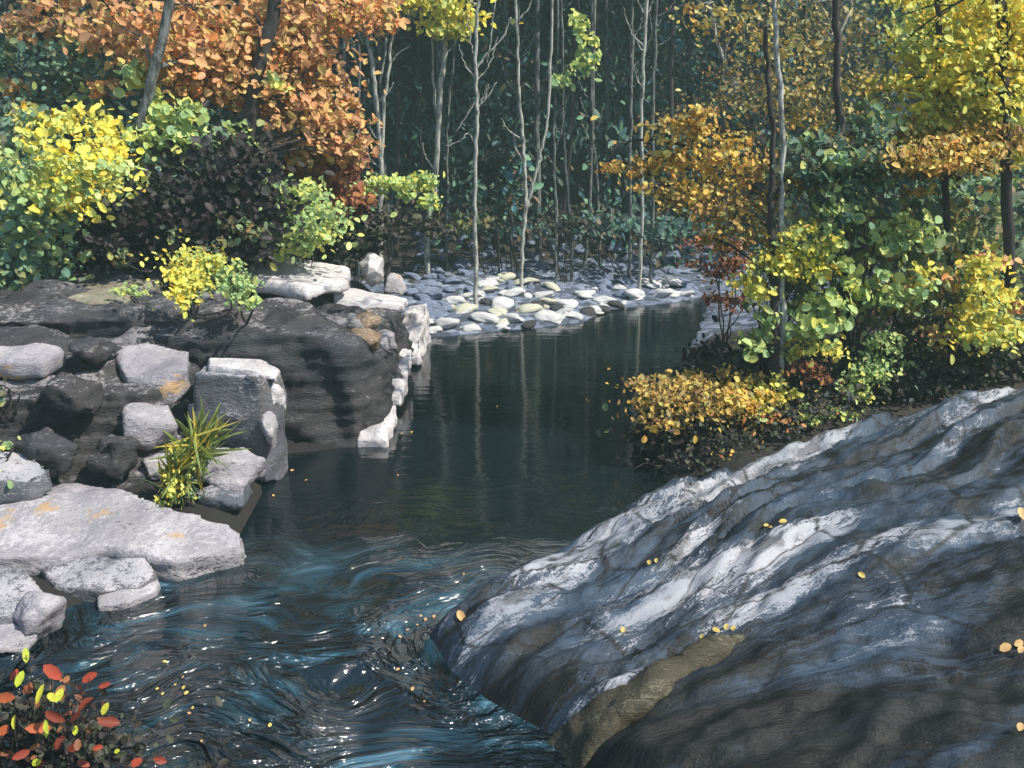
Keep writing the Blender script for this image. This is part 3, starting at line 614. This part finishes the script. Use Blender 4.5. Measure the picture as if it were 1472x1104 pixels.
# red leaved plant close to the camera
b = at_y(70, 1150, 3.6); b.z = -.02; rp = empty('red_leaved_plant', b, 'low plant with large red and yellow green leaves in the lower left corner', 'plant')
def placed_leaves(items, name, m, Y):
    cs, ts, Ls, Ws = [], [], [], []
    for px, py, l, w, ang in items:
        y = Y + rnd.uniform(-.12, .12); c = at_y(px, py, y); a = math.radians(ang); s = y / F
        cs.append(c); ts.append(V((math.cos(a), .25 * rnd.uniform(-1, 1), math.sin(a)))); Ls.append(l * s * .8); Ws.append(w * s * .8)
    n = len(cs); me = leaf_mesh(name, np.array(cs), rng.normal(size=(n, 3)) * .2 + np.array([.15, -.75, .6]), np.array(ts), np.array(Ls), np.array(Ws), .15)
    me.materials.append(M[m]); o = bpy.data.objects.new(name, me); link(o, rp); o.location = -rp.location
RED = [(8, 1003, 42, 22, 10), (55, 1047, 52, 22, 12), (78, 1030, 48, 20, -20), (122, 1012, 38, 18, 60), (108, 1030, 26, 12, 40), (156, 1038, 46, 22, -5), (86, 1068, 34, 20, 60), (106, 1074, 30, 18, 30), (128, 974, 34, 18, 30),
       (75, 966, 50, 24, -40), (196, 1096, 26, 18, 40), (230, 1093, 30, 16, -10), (5, 1050, 26, 18, 50), (30, 1085, 36, 18, 20), (60, 1100, 30, 18, -30), (150, 985, 26, 12, 20), (20, 970, 26, 12, 60), (140, 1075, 22, 12, 10), (120, 1098, 28, 14, 0)]
LIM = [(37, 942, 32, 13, 85), (28, 976, 34, 16, 70), (57, 998, 42, 13, 80), (74, 1002, 26, 15, 100), (85, 1000, 30, 16, 75), (151, 1019, 28, 14, 70), (20, 1038, 32, 12, -60), (66, 1048, 38, 11, 85), (108, 1050, 20, 11, 80), (52, 1096, 20, 15, 20), (168, 1080, 12, 10, 20)]
placed_leaves(RED, 'red_leaves', 'redleaf', 3.5); placed_leaves(LIM, 'yellow_green_leaves', 'limeleaf', 3.42)
br = []
for px, py, *_ in RED + LIM:
    e = at_y(px, py, 3.52); s0 = V((b.x + rnd.gauss(0, .15), 3.62, -.06)); br.append(([s0, s0.lerp(e, .6) + V((0, .03, .03)), e], .005, .002))
wood('stems', br, 'darkbark', rp, 0)
shrub('dark low bush behind the red leaved plant', (70, 1150, 3.75), [(30, 1040, 50, 34, 3.75, 160), (110, 1075, 50, 30, 3.7, 160), (60, 1090, 80, 24, 3.7, 220)], 'darkleaf', .055, z=-.03)
shrub('brown leaved sprigs among the dark low bush in the lower left corner', (90, 1150, 3.7), [(70, 985, 26, 14, 3.65, 5), (120, 1010, 24, 14, 3.6, 4), (60, 1060, 50, 24, 3.6, 8)], 'rust', .05, z=-.03)

# ------------------------------------------------------------------ slender trees across the creek
G1 = 'slender trees beyond the far shore'
def slender(label, trunks, crown=(), leaf='olive', bark='birch', size=.16, top=4.5):
    pp, Y, ra, rb = trunks[0]; trunks = [(a, y, r * .68, q * .68) for a, y, r, q in trunks]
    for k in range(7):
        i = rnd.randrange(1, len(pp)); f = rnd.random(); x = pp[i - 1][0] + (pp[i][0] - pp[i - 1][0]) * f; y = pp[i - 1][1] + (pp[i][1] - pp[i - 1][1]) * f
        if y > 250: continue
        w = rnd.choice((-1, 1)) * rnd.uniform(10, 32); h = rnd.uniform(14, 50)
        trunks.append(([(x, y), (x + w * .5, y - h * .35), (x + w * .8, y - h * .8), (x + w, y - h * 1.3)], Y, 1.2, .5))
    tree('slender_tree', label, 'tree', trunks, list(crown), leaf, size, bark, G1, top, limbs=bool(crown))
slender('pale twin stemmed tree forking behind the lime tufted sapling',
        [([(547, 352), (547, 306), (548, 238), (541, 150), (533, 80), (522, 20), (516, -30)], 17, 5.5, 4), ([(548, 240), (553, 140), (560, 90), (563, 30), (566, -30)], 17, 4, 2.6), ([(561, 92), (574, 76), (588, 66)], 17, 2.6, 1.2), ([(546, 120), (556, 60), (550, 0)], 17.1, 2.4, 1.4)],
        [(525, 12, 30, 16, 16.8, 160), (545, 35, 20, 10, 16.8, 60)], 'orange')
slender('thick pale green tree leaning slightly right with yellow leaves at its top',
        [([(614, 335), (622, 280), (626, 235), (633, 136), (641, 61), (648, -30)], 17.5, 6.5, 4.5), ([(628, 170), (622, 100), (620, 40), (616, -20)], 17.6, 3, 2)],
        [(635, 45, 24, 12, 17.2, 110), (655, 20, 26, 18, 17.2, 140), (612, 3, 34, 10, 17.3, 90)], 'yellow')
slender('thin pale stem just right of the thick pale green tree', [([(642, 330), (643, 260), (643, 190), (647, 130), (652, 95), (655, 0)], 18, 3, 1.8)], bark='greybark')
slender('tall white birch with forked dead branches standing on the pebble shore',
        [([(684, 402), (683, 340), (683, 282), (684, 204), (686, 150), (684, 85), (686, 20), (688, -30)], 15.4, 5, 3), ([(685, 100), (700, 78), (722, 55), (735, 25)], 15.4, 2.6, 1.2), ([(686, 140), (672, 165), (655, 190)], 15.4, 2.0, .9),
         ([(686, 155), (700, 140), (714, 118)], 15.4, 2, .9), ([(682, 205), (672, 192), (662, 202), (640, 210)], 15.4, 1.8, .8), ([(684, 85), (676, 60), (672, 20)], 15.5, 1.8, .9), ([(700, 90), (706, 50), (712, 0)], 15.5, 1.8, .9)])
slender('pale tree with a leaning companion stem right of the white birch',
        [([(750, 372), (755, 310), (756, 270), (753, 220), (751, 190), (746, 130), (744, 60), (742, -20)], 16.5, 4.5, 2.4), ([(757, 300), (764, 270), (772, 240), (780, 210), (788, 160), (792, 70), (794, -20)], 16.6, 4, 2.6)])
slender('reddish grey thin stem right of the leaning companion stem', [([(800, 342), (799, 290), (797, 230), (800, 120), (803, -20)], 17.5, 3, 2.4)], [(820, 110, 18, 14, 17.3, 40), (850, 80, 14, 22, 17.3, 40), (835, 40, 10, 26, 17.4, 40), (808, 118, 8, 10, 17.2, 18)], 'lime', 'greybark')
slender('slim grey tree standing close to the reddish grey stem', [([(822, 348), (818, 300), (812, 220), (810, 180), (808, 60), (806, -20)], 18, 3.4, 2)], bark='greybark')
slender('grey straight trunk left of the two parallel pale stems', [([(906, 330), (906, 200), (908, 100), (910, -20)], 18.5, 4, 3)], bark='greybark')
slender('left one of two parallel pale stems above the amber leaves', [([(922, 330), (922, 170), (926, 80), (930, -20)], 17.5, 4, 3)], bark='birch')
slender('right one of two parallel pale stems above the amber leaves', [([(938, 330), (938, 160), (941, 80), (944, -20)], 18, 4, 3)], bark='greybark')
slender('grey stem behind the rusty shrub on the left', [([(494, 375), (495, 300), (496, 170), (494, 60), (492, -20)], 16, 4, 3)], bark='greybark')
slender('very thin grey stem between the rusty shrub and the twin stemmed tree', [([(514, 350), (515, 250), (516, 150), (518, -20)], 16.5, 3, 2)], bark='greybark')
slender('thin twisted grey stem in the gap left of the leaning companion stem', [([(735, 345), (738, 250), (744, 160), (746, 85), (744, -20)], 19, 2.6, 2)], bark='greybark')
slender('thin grey stem in the shade between grey trunk and slim grey tree', [([(862, 345), (858, 250), (850, 170), (852, -20)], 19, 3, 2)], bark='greybark')
G2 = 'dim trees deep in the forest'
for i in range(48):
    Y = rnd.uniform(18.8, 24); x = (i / 47 * 2 - 1) * 13 + rnd.gauss(0, .4); px = x / Y * F + 736; g = ground_z(x, Y)
    py = 552 - F * ((Y * SP + (g - H) * CP) / (Y * CP - (g - H) * SP))
    t0 = rnd.gauss(0, 8)
    tree('forest_tree', 'dim dark trunk deep in the shaded forest behind the slender trees', 'tree', [([(px, py), (px + t0, py - 150), (px + t0 * 1.4, py - 320)], Y, rnd.uniform(2.5, 6.5), 2.2)], [], 'forest', .3, rnd.choice(['darkbark', 'greybark', 'darkbark']), G2, rnd.uniform(4, 7))
# the far wood: one mass of leaves
cl = []
for i in range(1150):
    Y = rnd.uniform(19.6, 31); x = rnd.uniform(-1, 1) * min(Y * .68 + 1, 19); g = ground_z(x, Y) if abs(x) < 10.5 else ground_z(10, Y)
    cl.append(((x, Y, g + rnd.random() ** 1.5 * 3.0 + .2), (.8, .7, 1.1), 64))
for i in range(420):
    Y = rnd.uniform(26, 33); x = rnd.uniform(-19, 19); g = ground_z(x, Y) if abs(x) < 10.5 else ground_z(10, Y)
    cl.append(((x, Y, g + rnd.random() * max(3, 15 - g)), (1.1, .8, 1.5), 40))
for i in range(260):
    s = rnd.choice((-1, 1)); x = s * rnd.uniform(9.0, 13); Y = rnd.uniform(8, 21); cl.append(((x, Y, ground_z(x, Y) + rnd.uniform(0, 5)), (.9, .9, 1.1), 50))
me = leaf_mesh('forest', *spray(cl, .17, droop=1.6, aspect=.45, per=12)); me.materials.append(M['forest'])
fo = bpy.data.objects.new('forest', me); link(fo); tag(fo, 'dense dark green forest rising behind the far shore', 'forest'); fo['kind'] = 'stuff'
shrub('blue green bush in the shade behind the leaning companion stem', (738, 330, 18.6), [(738, 255, 22, 34, 18.3, 150), (715, 285, 20, 20, 18.3, 70)], 'forest', .2)
shrub('low brown bush at the foot of the thick pale green tree', (580, 345, 17.6), [(580, 322, 36, 16, 17.4, 130), (640, 332, 30, 10, 17.5, 70)], 'darkleaf', .15)
shrub('dark low bush along the back of the far shore', (900, 345, 18.6), [(840, 322, 50, 12, 18.4, 90), (920, 325, 60, 14, 18.4, 110), (980, 330, 50, 14, 18.0, 100), (740, 332, 60, 10, 18.6, 90)], 'forest', .17)

shrub('dark brown bush at the forest edge right of the tall white birch', (720, 335, 18.2), [(712, 250, 16, 12, 18, 60), (705, 225, 20, 14, 18, 50)], 'shadeleaf', .13)
shrub('brown leaved bush among the reddish grey stems', (812, 335, 18.0), [(812, 315, 26, 14, 17.8, 90), (790, 328, 26, 10, 17.8, 70)], 'darkleaf', .12)
shrub('pale olive bush low at the forest edge left of the leaning companion stem', (700, 338, 18.0), [(690, 318, 22, 14, 17.9, 70), (660, 322, 20, 10, 17.9, 50)], 'olive', .12)
# ------------------------------------------------------------------ right bank
tree('tree', 'slender pale barked tree with scattered gold leaves on the right bank', 'tree',
     [([(1124, 500), (1123, 400), (1122, 300), (1124, 190), (1118, 80), (1112, -20)], 8.55, 5.5, 3), ([(1122, 210), (1150, 150), (1190, 90), (1220, 20)], 9.5, 4, 2), ([(1122, 250), (1080, 170), (1040, 90), (1020, 10)], 9.5, 4, 2)],
     [(1060, 120, 45, 28, 9.2, 108), (1100, 60, 50, 30, 9.3, 133), (1180, 40, 50, 30, 9.5, 157), (1235, 60, 34, 30, 9.6, 99), (1205, 110, 50, 26, 9.3, 157), (1150, 150, 44, 24, 9.1, 133), (1190, 175, 50, 20, 9.2, 99),
      (1000, 25, 34, 20, 9.4, 49), (1050, 30, 40, 20, 9.4, 74), (1125, 130, 40, 20, 9.2, 74), (1240, 140, 30, 18, 9.4, 58), (1040, 150, 40, 22, 9.1, 74), (1150, 10, 60, 20, 9.5, 99), (1160, 95, 50, 28, 9.4, 108)],
     'goldolive', .062, bark='birch', top=2, per=12)
tree('tree', 'dark trunked tree with amber leaves reaching out over the creek', 'tree',
     [([(1113, 505), (1112, 400), (1108, 300), (1112, 220), (1106, 130), (1100, 40)], 8.5, 7.5, 3), ([(1110, 290), (1060, 250), (1000, 215), (940, 200)], 9.2, 4, 1.6), ([(1112, 250), (1060, 200), (1020, 180)], 9.2, 3.5, 1.6), ([(1112, 330), (1060, 300), (990, 285)], 9.1, 3.5, 1.6)],
     [(965, 190, 34, 18, 9, 104), (1000, 180, 34, 18, 9, 104), (910, 245, 26, 13, 8.9, 56), (870, 240, 14, 10, 8.9, 12), (945, 235, 34, 16, 9, 104), (1010, 225, 44, 22, 8.9, 168), (975, 275, 34, 20, 8.8, 128), (1020, 290, 46, 22, 8.8, 176), (1055, 250, 36, 20, 8.9, 104),
      (1060, 335, 44, 20, 8.8, 136), (1090, 280, 34, 26, 8.9, 88), (920, 275, 22, 8, 8.8, 20), (1065, 200, 40, 18, 9, 80), (1150, 250, 30, 24, 9, 56), (1170, 265, 30, 14, 9, 40), (1020, 340, 26, 16, 8.8, 40)],
     'amber', .072, top=0, per=14)
tree('tree', 'dark mossy trunk with blue green leaves standing between the shrubs', 'tree',
     [([(1216, 545), (1215, 450), (1214, 340), (1208, 220), (1204, 100), (1200, -20)], 8.9, 8, 4)],
     [(1180, 225, 34, 26, 8.9, 100), (1250, 190, 30, 30, 9.1, 70), (1230, 260, 40, 24, 8.8, 90), (1190, 300, 28, 30, 8.7, 90), (1255, 235, 24, 20, 9.0, 50)], 'green', .12, top=3)
tree('tree', 'bright yellow leaved tree with a dark trunk at the right edge', 'tree',
     [([(1452, 440), (1450, 300), (1444, 150), (1440, -20)], 8.8, 9, 6)],
     [(1400, 85, 52, 34, 9.2, 546), (1442, 45, 44, 28, 9.3, 390), (1375, 125, 40, 20, 9.1, 221), (1462, 140, 34, 34, 9.2, 338), (1345, 80, 30, 22, 9.3, 117), (1420, 150, 44, 24, 9.0, 273), (1330, 130, 26, 20, 9.1, 52), (1470, 80, 40, 34, 9.3, 338), (1460, 10, 50, 22, 9.4, 286), (1400, 30, 40, 20, 9.4, 195), (1300, 60, 30, 22, 9.3, 78), (1290, 110, 34, 22, 9.2, 78), (1350, 160, 44, 18, 9.0, 156), (1465, 200, 30, 26, 9.0, 195), (1330, 10, 44, 18, 9.4, 156), (1420, 100, 46, 40, 8.7, 286), (1455, 50, 34, 40, 8.8, 208), (1365, 110, 30, 20, 8.7, 104)],
     'yellow', .085, top=3)
tree('tree', 'slim tree with orange gold leaves left of the yellow tree', 'tree',
     [([(1362, 480), (1364, 380), (1358, 260), (1350, 150), (1346, -20)], 9.3, 6, 3.5)],
     [(1310, 215, 44, 20, 9.0, 390), (1360, 205, 44, 22, 8.9, 420), (1420, 205, 40, 20, 8.9, 330), (1290, 232, 40, 14, 8.9, 225), (1380, 235, 44, 14, 8.9, 210), (1320, 262, 26, 14, 8.8, 60), (1270, 205, 20, 12, 9, 60), (1300, 225, 44, 16, 8.4, 110), (1390, 215, 50, 18, 8.4, 150)], 'amber', .08, top=2)
tree('tree', 'lime leaved young tree above the orange gold leaves', 'tree', [([(1385, 470), (1384, 330), (1376, 180), (1368, 60), (1360, -20)], 10.4, 6, 3.5)],
     [(1360, 25, 44, 24, 10.2, 220), (1330, 60, 30, 22, 10.2, 90), (1410, 175, 34, 16, 9.9, 110), (1440, 110, 34, 30, 10, 150), (1385, 70, 40, 30, 10.2, 150)], 'lime', .11, top=1.9)
shrub('yellow shrub at the foot of the dark trunked amber tree', (1095, 480, 9.0), [(1098, 392, 28, 22, 8.5, 150), (1085, 418, 26, 16, 8.5, 110), (1145, 380, 28, 22, 8.5, 130), (1110, 365, 24, 16, 8.5, 80), (1180, 345, 22, 18, 8.5, 70), (1140, 335, 24, 16, 8.5, 60)], 'yellow', .072)
shrub('tall green shrub with large round leaves on the right bank', (1280, 500, 9.2),
      [(1260, 330, 46, 44, 9.1, 79), (1320, 360, 44, 50, 9.2, 85), (1200, 350, 34, 40, 9.0, 61), (1290, 425, 44, 34, 9.0, 67), (1345, 430, 34, 36, 9.1, 54), (1150, 430, 30, 34, 9.0, 48), (1230, 420, 34, 40, 9.0, 54), (1380, 330, 40, 40, 9.4, 67), (1440, 350, 30, 60, 9.3, 67)], 'olive', .135, aspect=.75, per=12)
shrub('bluish green shrub deep behind the tall round leaved shrub', (1300, 470, 10.6),
      [(1240, 300, 70, 60, 10.4, 231), (1340, 300, 70, 70, 10.5, 231), (1440, 280, 60, 80, 10.5, 231), (1180, 380, 60, 60, 10.2, 181), (1300, 420, 90, 50, 10.2, 231), (1420, 430, 70, 50, 10.2, 181)], 'green', .15)
shrub('lime shrub with pale leaves before the dark mossy trunk', (1180, 520, 8.9), [(1188, 440, 26, 20, 8.5, 72), (1170, 465, 30, 18, 8.4, 72), (1278, 350, 26, 22, 8.6, 56), (1190, 370, 24, 30, 8.5, 72), (1080, 490, 18, 16, 8.5, 28), (1105, 455, 16, 18, 8.5, 28), (1240, 410, 26, 24, 8.5, 48), (1320, 330, 24, 24, 8.6, 40), (1300, 420, 26, 22, 8.5, 40), (1215, 300, 30, 24, 8.6, 48)], 'lime', .105, aspect=.75, per=10)
shrub('pale blue green shrub high between the gold tree and the orange gold leaves', (1230, 500, 8.9), [(1185, 220, 40, 22, 8.6, 88), (1160, 250, 30, 20, 8.6, 56), (1250, 175, 26, 26, 8.7, 48), (1235, 235, 30, 20, 8.6, 56), (1265, 290, 34, 26, 8.6, 64)], 'green', .10)
shrub('yellow leaved low shrub between the two dark trunks', (1170, 540, 8.7), [(1170, 500, 30, 12, 8.5, 90), (1145, 495, 14, 14, 8.5, 40), (1190, 495, 18, 10, 8.5, 40)], 'yellow', .065)
shrub('rust orange low shrub below the yellow leaves between trunks', (1160, 560, 8.6), [(1163, 535, 26, 10, 8.4, 70), (1190, 545, 16, 8, 8.4, 26)], 'rust', .06)
shrub('bright lime shrub at the foot of the mossy trunk touching the banded rock', (1235, 595, 8.5),
      [(1268, 500, 24, 22, 8.6, 90), (1248, 545, 22, 20, 8.4, 110), (1232, 560, 20, 14, 8.3, 60), (1205, 597, 26, 8, 8.1, 70), (1250, 525, 18, 14, 8.5, 50), (1295, 522, 14, 8, 8.5, 24), (1180, 602, 20, 6, 8.0, 30)], 'lime', .07)
shrub('yellow green shrub with orange leaves by the right edge', (1405, 520, 8.9),
      [(1412, 400, 26, 20, 8.5, 120), (1410, 440, 30, 28, 8.4, 170), (1395, 485, 32, 18, 8.3, 140), (1450, 475, 28, 18, 8.4, 110), (1445, 425, 24, 22, 8.5, 80), (1330, 395, 18, 14, 8.5, 30)], 'yellow', .085)
shrub('orange leaved sprigs beside the yellow green shrub at the right', (1365, 510, 8.7),
      [(1355, 408, 22, 8, 8.8, 12), (1322, 425, 14, 6, 8.8, 6), (1370, 445, 14, 10, 8.6, 10), (1370, 480, 30, 10, 8.5, 30), (1455, 440, 10, 8, 8.5, 5), (1415, 375, 24, 9, 8.8, 22), (1352, 505, 8, 8, 8.5, 6)], 'orange', .10, aspect=.75, per=4)
shrub('amber bush hanging low over the water from the right bank', (1030, 620, 8.8),
      [(930, 560, 22, 14, 8.6, 50), (955, 580, 30, 18, 8.5, 130), (1000, 560, 34, 20, 8.6, 150), (1040, 575, 34, 22, 8.5, 150), (985, 545, 30, 10, 8.7, 50), (1070, 600, 34, 16, 8.4, 80), (1010, 605, 50, 18, 8.4, 120), (905, 575, 10, 6, 8.6, 8), (1060, 540, 26, 14, 8.6, 70), (960, 560, 40, 22, 8.2, 120), (1020, 580, 46, 24, 8.1, 150), (1075, 575, 36, 22, 8.1, 90), (950, 600, 36, 14, 8.1, 60)], 'amber', .065, per=12)
shrub('yellow tips on a low shrub over the amber bush', (1085, 610, 8.6), [(1085, 570, 28, 18, 8.4, 168), (1070, 583, 34, 10, 8.35, 112), (1108, 555, 14, 18, 8.4, 56), (1135, 565, 12, 10, 8.4, 28)], 'yellow', .06)
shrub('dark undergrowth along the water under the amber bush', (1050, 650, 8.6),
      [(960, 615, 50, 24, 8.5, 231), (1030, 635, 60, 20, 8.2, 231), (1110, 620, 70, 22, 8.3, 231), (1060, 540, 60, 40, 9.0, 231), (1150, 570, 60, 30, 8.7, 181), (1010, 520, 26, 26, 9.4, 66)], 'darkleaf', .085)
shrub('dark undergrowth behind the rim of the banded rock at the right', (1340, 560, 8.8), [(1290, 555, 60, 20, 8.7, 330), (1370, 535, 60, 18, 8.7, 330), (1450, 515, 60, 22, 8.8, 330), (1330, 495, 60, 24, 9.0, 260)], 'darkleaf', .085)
shrub('rust leaves scattered low under the yellow tips', (1100, 630, 8.3), [(1030, 600, 6, 5, 8.2, 4), (1064, 605, 8, 5, 8.1, 6), (1100, 600, 12, 8, 8.1, 10), (1147, 617, 10, 8, 8.0, 6), (1062, 645, 9, 5, 7.9, 5), (1176, 595, 7, 6, 8.1, 4)], 'rust', .085, aspect=.75)
shrub('rust orange shrub where the far shore meets the right bank', (1045, 420, 12.0), [(1060, 365, 34, 18, 11.7, 130), (1035, 385, 30, 14, 11.6, 80), (1010, 350, 26, 12, 11.8, 40), (1050, 440, 26, 14, 11.3, 60)], 'rust', .085)

# low growth along the bank between the water, the amber bush and the banded rock
def low(label, pts, leaf, size, n, h=18):
    g = [on_ground(px, py) for px, py in pts]
    root = empty('ground_plant', g[0], label, 'plant'); br = []; cl = []
    for q in g:
        s_ = q.y / F; c = q + V((0, 0, h * s_ * .8)); cl.append((tuple(c), (46 * s_, .3, h * s_), n)); br.append(([q - V((0, 0, .05)), q.lerp(c, .6) + V((.03, 0, 0)), c], .010, .004))
        for k in range(3):
            e = c + V((rnd.gauss(0, 30 * s_), rnd.gauss(0, .15), rnd.gauss(0, h * s_ * .4))); br.append(([q - V((0, 0, .05)), q.lerp(e, .5) + V((0, 0, .04)), e], .008, .003))
    wood('stems', br, 'darkbark', root); foliage('foliage', cl, size, leaf, root)
xs_ = [(960 + 40 * i, 655 - 8.6 * i) for i in range(14)]
low('dark ground cover along the top edge of the banded rock', [(x, y - 12) for x, y in xs_], 'darkleaf', .07, 150, 22)
low('green ground cover on the slope behind the edge of the banded rock', [(x + 20, y - 42) for x, y in xs_], 'olive', .075, 150, 22)
low('dark ground cover overhanging the rim of the banded rock', [(950, 676), (990, 664), (1030, 652), (1075, 640), (1120, 626), (1165, 612), (1210, 598), (1260, 584), (1310, 572)], 'darkleaf', .055, 150, 12)
low('scattered amber leaves low along the rim of the banded rock', [(1000, 655), (1090, 630), (1170, 606), (1230, 590)], 'amber', .045, 26, 10)
low('green and brown ground cover below the round leaved shrub', [(1180, 565), (1240, 540), (1300, 520), (1340, 500), (1400, 500), (1450, 480)], 'olive', .07, 130, 16)
low('rusty ground cover between the amber bush and the banded rock', [(1000, 620), (1060, 612), (1120, 605), (1150, 580), (1340, 540)], 'rust', .06, 60, 12)
low('mossy green ground cover at the right behind the banded rock', [(1290, 560), (1350, 545), (1400, 525), (1440, 515)], 'green', .06, 90, 14)
low('lime and yellow sprigs low beside the rim of the banded rock', [(1130, 612), (1190, 596), (1250, 575), (1320, 552), (1390, 530), (1450, 510)], 'lime', .06, 40, 12)

# ------------------------------------------------------------------ fallen leaves
M['straw'] = leaf_mat('straw_coloured_leaves', [(.50, .42, .20), (.56, .34, .16), (.44, .46, .20)], None, .2)
LM = {}
for k, m in (('orange', 'amber'), ('yellow', 'straw'), ('peach', 'orange')):
    me = leaf_mesh('fallen_leaf', np.array([[0, 0, 0.]]), np.array([[0, 0, 1.]]), np.array([[1, 0, 0.]]), np.array([1.0]), np.array([.68]), .22); me.materials.append(M[m]); LM[k] = me
def fallen(k, p, nrm, L, label, group):
    o = bpy.data.objects.new('fallen_leaf', LM[k]); link(o); o.location = p; o.scale = (L * .75, L * .75, L * .5)
    o.rotation_euler = nrm.to_track_quat('Z', 'Y').to_euler(); o.rotation_euler.rotate_axis('Z', rnd.uniform(0, 6.28)); tag(o, label, 'leaf', group)
for px, py, k in [(237, 951, 'orange'), (263, 973, 'yellow'), (226, 990, 'orange'), (234, 997, 'orange'), (252, 984, 'orange'), (264, 988, 'orange'), (268, 996, 'orange'), (277, 1017, 'orange'), (272, 1025, 'yellow'), (359, 1035, 'orange'), (388, 1042, 'orange'),
                  (295, 899, 'yellow'), (592, 621, 'orange'), (578, 623, 'yellow'), (572, 683, 'yellow'), (393, 712, 'orange'), (440, 690, 'yellow'), (420, 676, 'yellow'), (600, 898, 'yellow'), (586, 905, 'yellow'), (612, 890, 'yellow'), (575, 915, 'yellow'),
                  (593, 990, 'yellow'), (572, 962, 'yellow'), (610, 1008, 'yellow'), (290, 1065, 'yellow'), (667, 825, 'yellow'), (624, 886, 'yellow'), (605, 885, 'yellow'), (715, 584, 'yellow')]:
    fallen(k, at_z(px, py, .012), V((rnd.gauss(0, .2), -.3, 1)).normalized(), rnd.uniform(.02, .042) * (1.5 if py < 700 else 1), {'orange': 'small orange leaf floating on the dark creek', 'yellow': 'small straw coloured leaf floating on the dark creek'}[k], 'leaves floating on the creek')
for px, py, k, L in [(1126, 752, 'orange', .07), (1101, 758, 'orange', .05), (1110, 760, 'orange', .04), (1238, 828, 'orange', .06), (1030, 908, 'orange', .06), (1045, 903, 'orange', .05), (1012, 918, 'orange', .05), (935, 811, 'orange', .06), (945, 808, 'orange', .05), (895, 908, 'orange', .05), (1055, 905, 'orange', .045)]:
    p, n = on_slab(px, py)
    if p: fallen(k, p + n * .015, (n + V((0, -.5, .2))).normalized(), L, 'small orange leaf lying on the huge dark banded rock', 'orange leaves on the banded rock')
for px, py, L in [(1448, 938, .085), (1462, 930, .07), (1470, 942, .06), (1468, 744, .11), (1470, 1055, .06)]:
    p, n = on_slab(px, py)
    if p: fallen('peach', p + n * .03, (n + V((0, -.9, .2))).normalized(), L, 'large peach leaf on the banded rock at the right edge', 'peach leaves at the right edge')
p, n = on_slab(662, 886)
if p: fallen('peach', p + n * .02, (n + V((0, -.6, .2))).normalized(), .10, 'rust leaf stuck to the lower tip of the banded rock', None)

hb = bmesh.new(); bmesh.ops.create_cube(hb, size=1.0); hme = bpy.data.meshes.new('haze'); hb.to_mesh(hme); hb.free()
hz = bpy.data.objects.new('haze', hme); link(hz); hz.location = (0, 16, 13); hz.scale = (62, 52, 29.6); hz['kind'] = 'stuff'; tag(hz, 'thin pale teal haze hanging in the shaded forest air', 'haze')
ht = NT('haze_air'); pv = ht.n('VolumePrincipled', Density=.0034, Anisotropy=.1); pv.inputs['Color'].default_value = (.62, .95, .86, 1); ht.t.links.new(pv.outputs[0], ht.out.inputs['Volume']); hme.materials.append(ht.m)

# ------------------------------------------------------------------ light, sky, camera
w = bpy.data.worlds.new('World'); bpy.context.scene.world = w; w.use_nodes = True
nt = w.node_tree; bg = nt.nodes['Background']; sky = nt.nodes.new('ShaderNodeTexSky'); sky.sky_type = 'NISHITA'; sky.sun_disc = False
sky.sun_elevation = math.asin(SUN.z); sky.sun_rotation = math.atan2(SUN.x, SUN.y)
nt.links.new(sky.outputs[0], bg.inputs[0]); bg.inputs[1].default_value = .15
L = bpy.data.lights.new('sun', 'SUN'); L.energy = 5.0; L.angle = math.radians(.5); L.color = (1, .93, .82)
lo = bpy.data.objects.new('sun', L); C.objects.link(lo); lo.rotation_euler = SUN.to_track_quat('Z', 'Y').to_euler()
cam = bpy.data.cameras.new('camera'); cam.sensor_width = 36; cam.lens = F / 1472 * 36; cam.clip_end = 300; cam.clip_start = .05
co = bpy.data.objects.new('camera', cam); C.objects.link(co); co.location = (0, 0, H); co.rotation_euler = (math.pi / 2 - PITCH, 0, 0)
sc = bpy.context.scene; sc.camera = co
sc.view_settings.view_transform = 'Standard'; sc.view_settings.look = 'None'; sc.view_settings.exposure = .62; sc.view_settings.gamma = 1
sc.cycles.max_bounces = 6; sc.cycles.volume_bounces = 0; sc.cycles.use_denoising = True
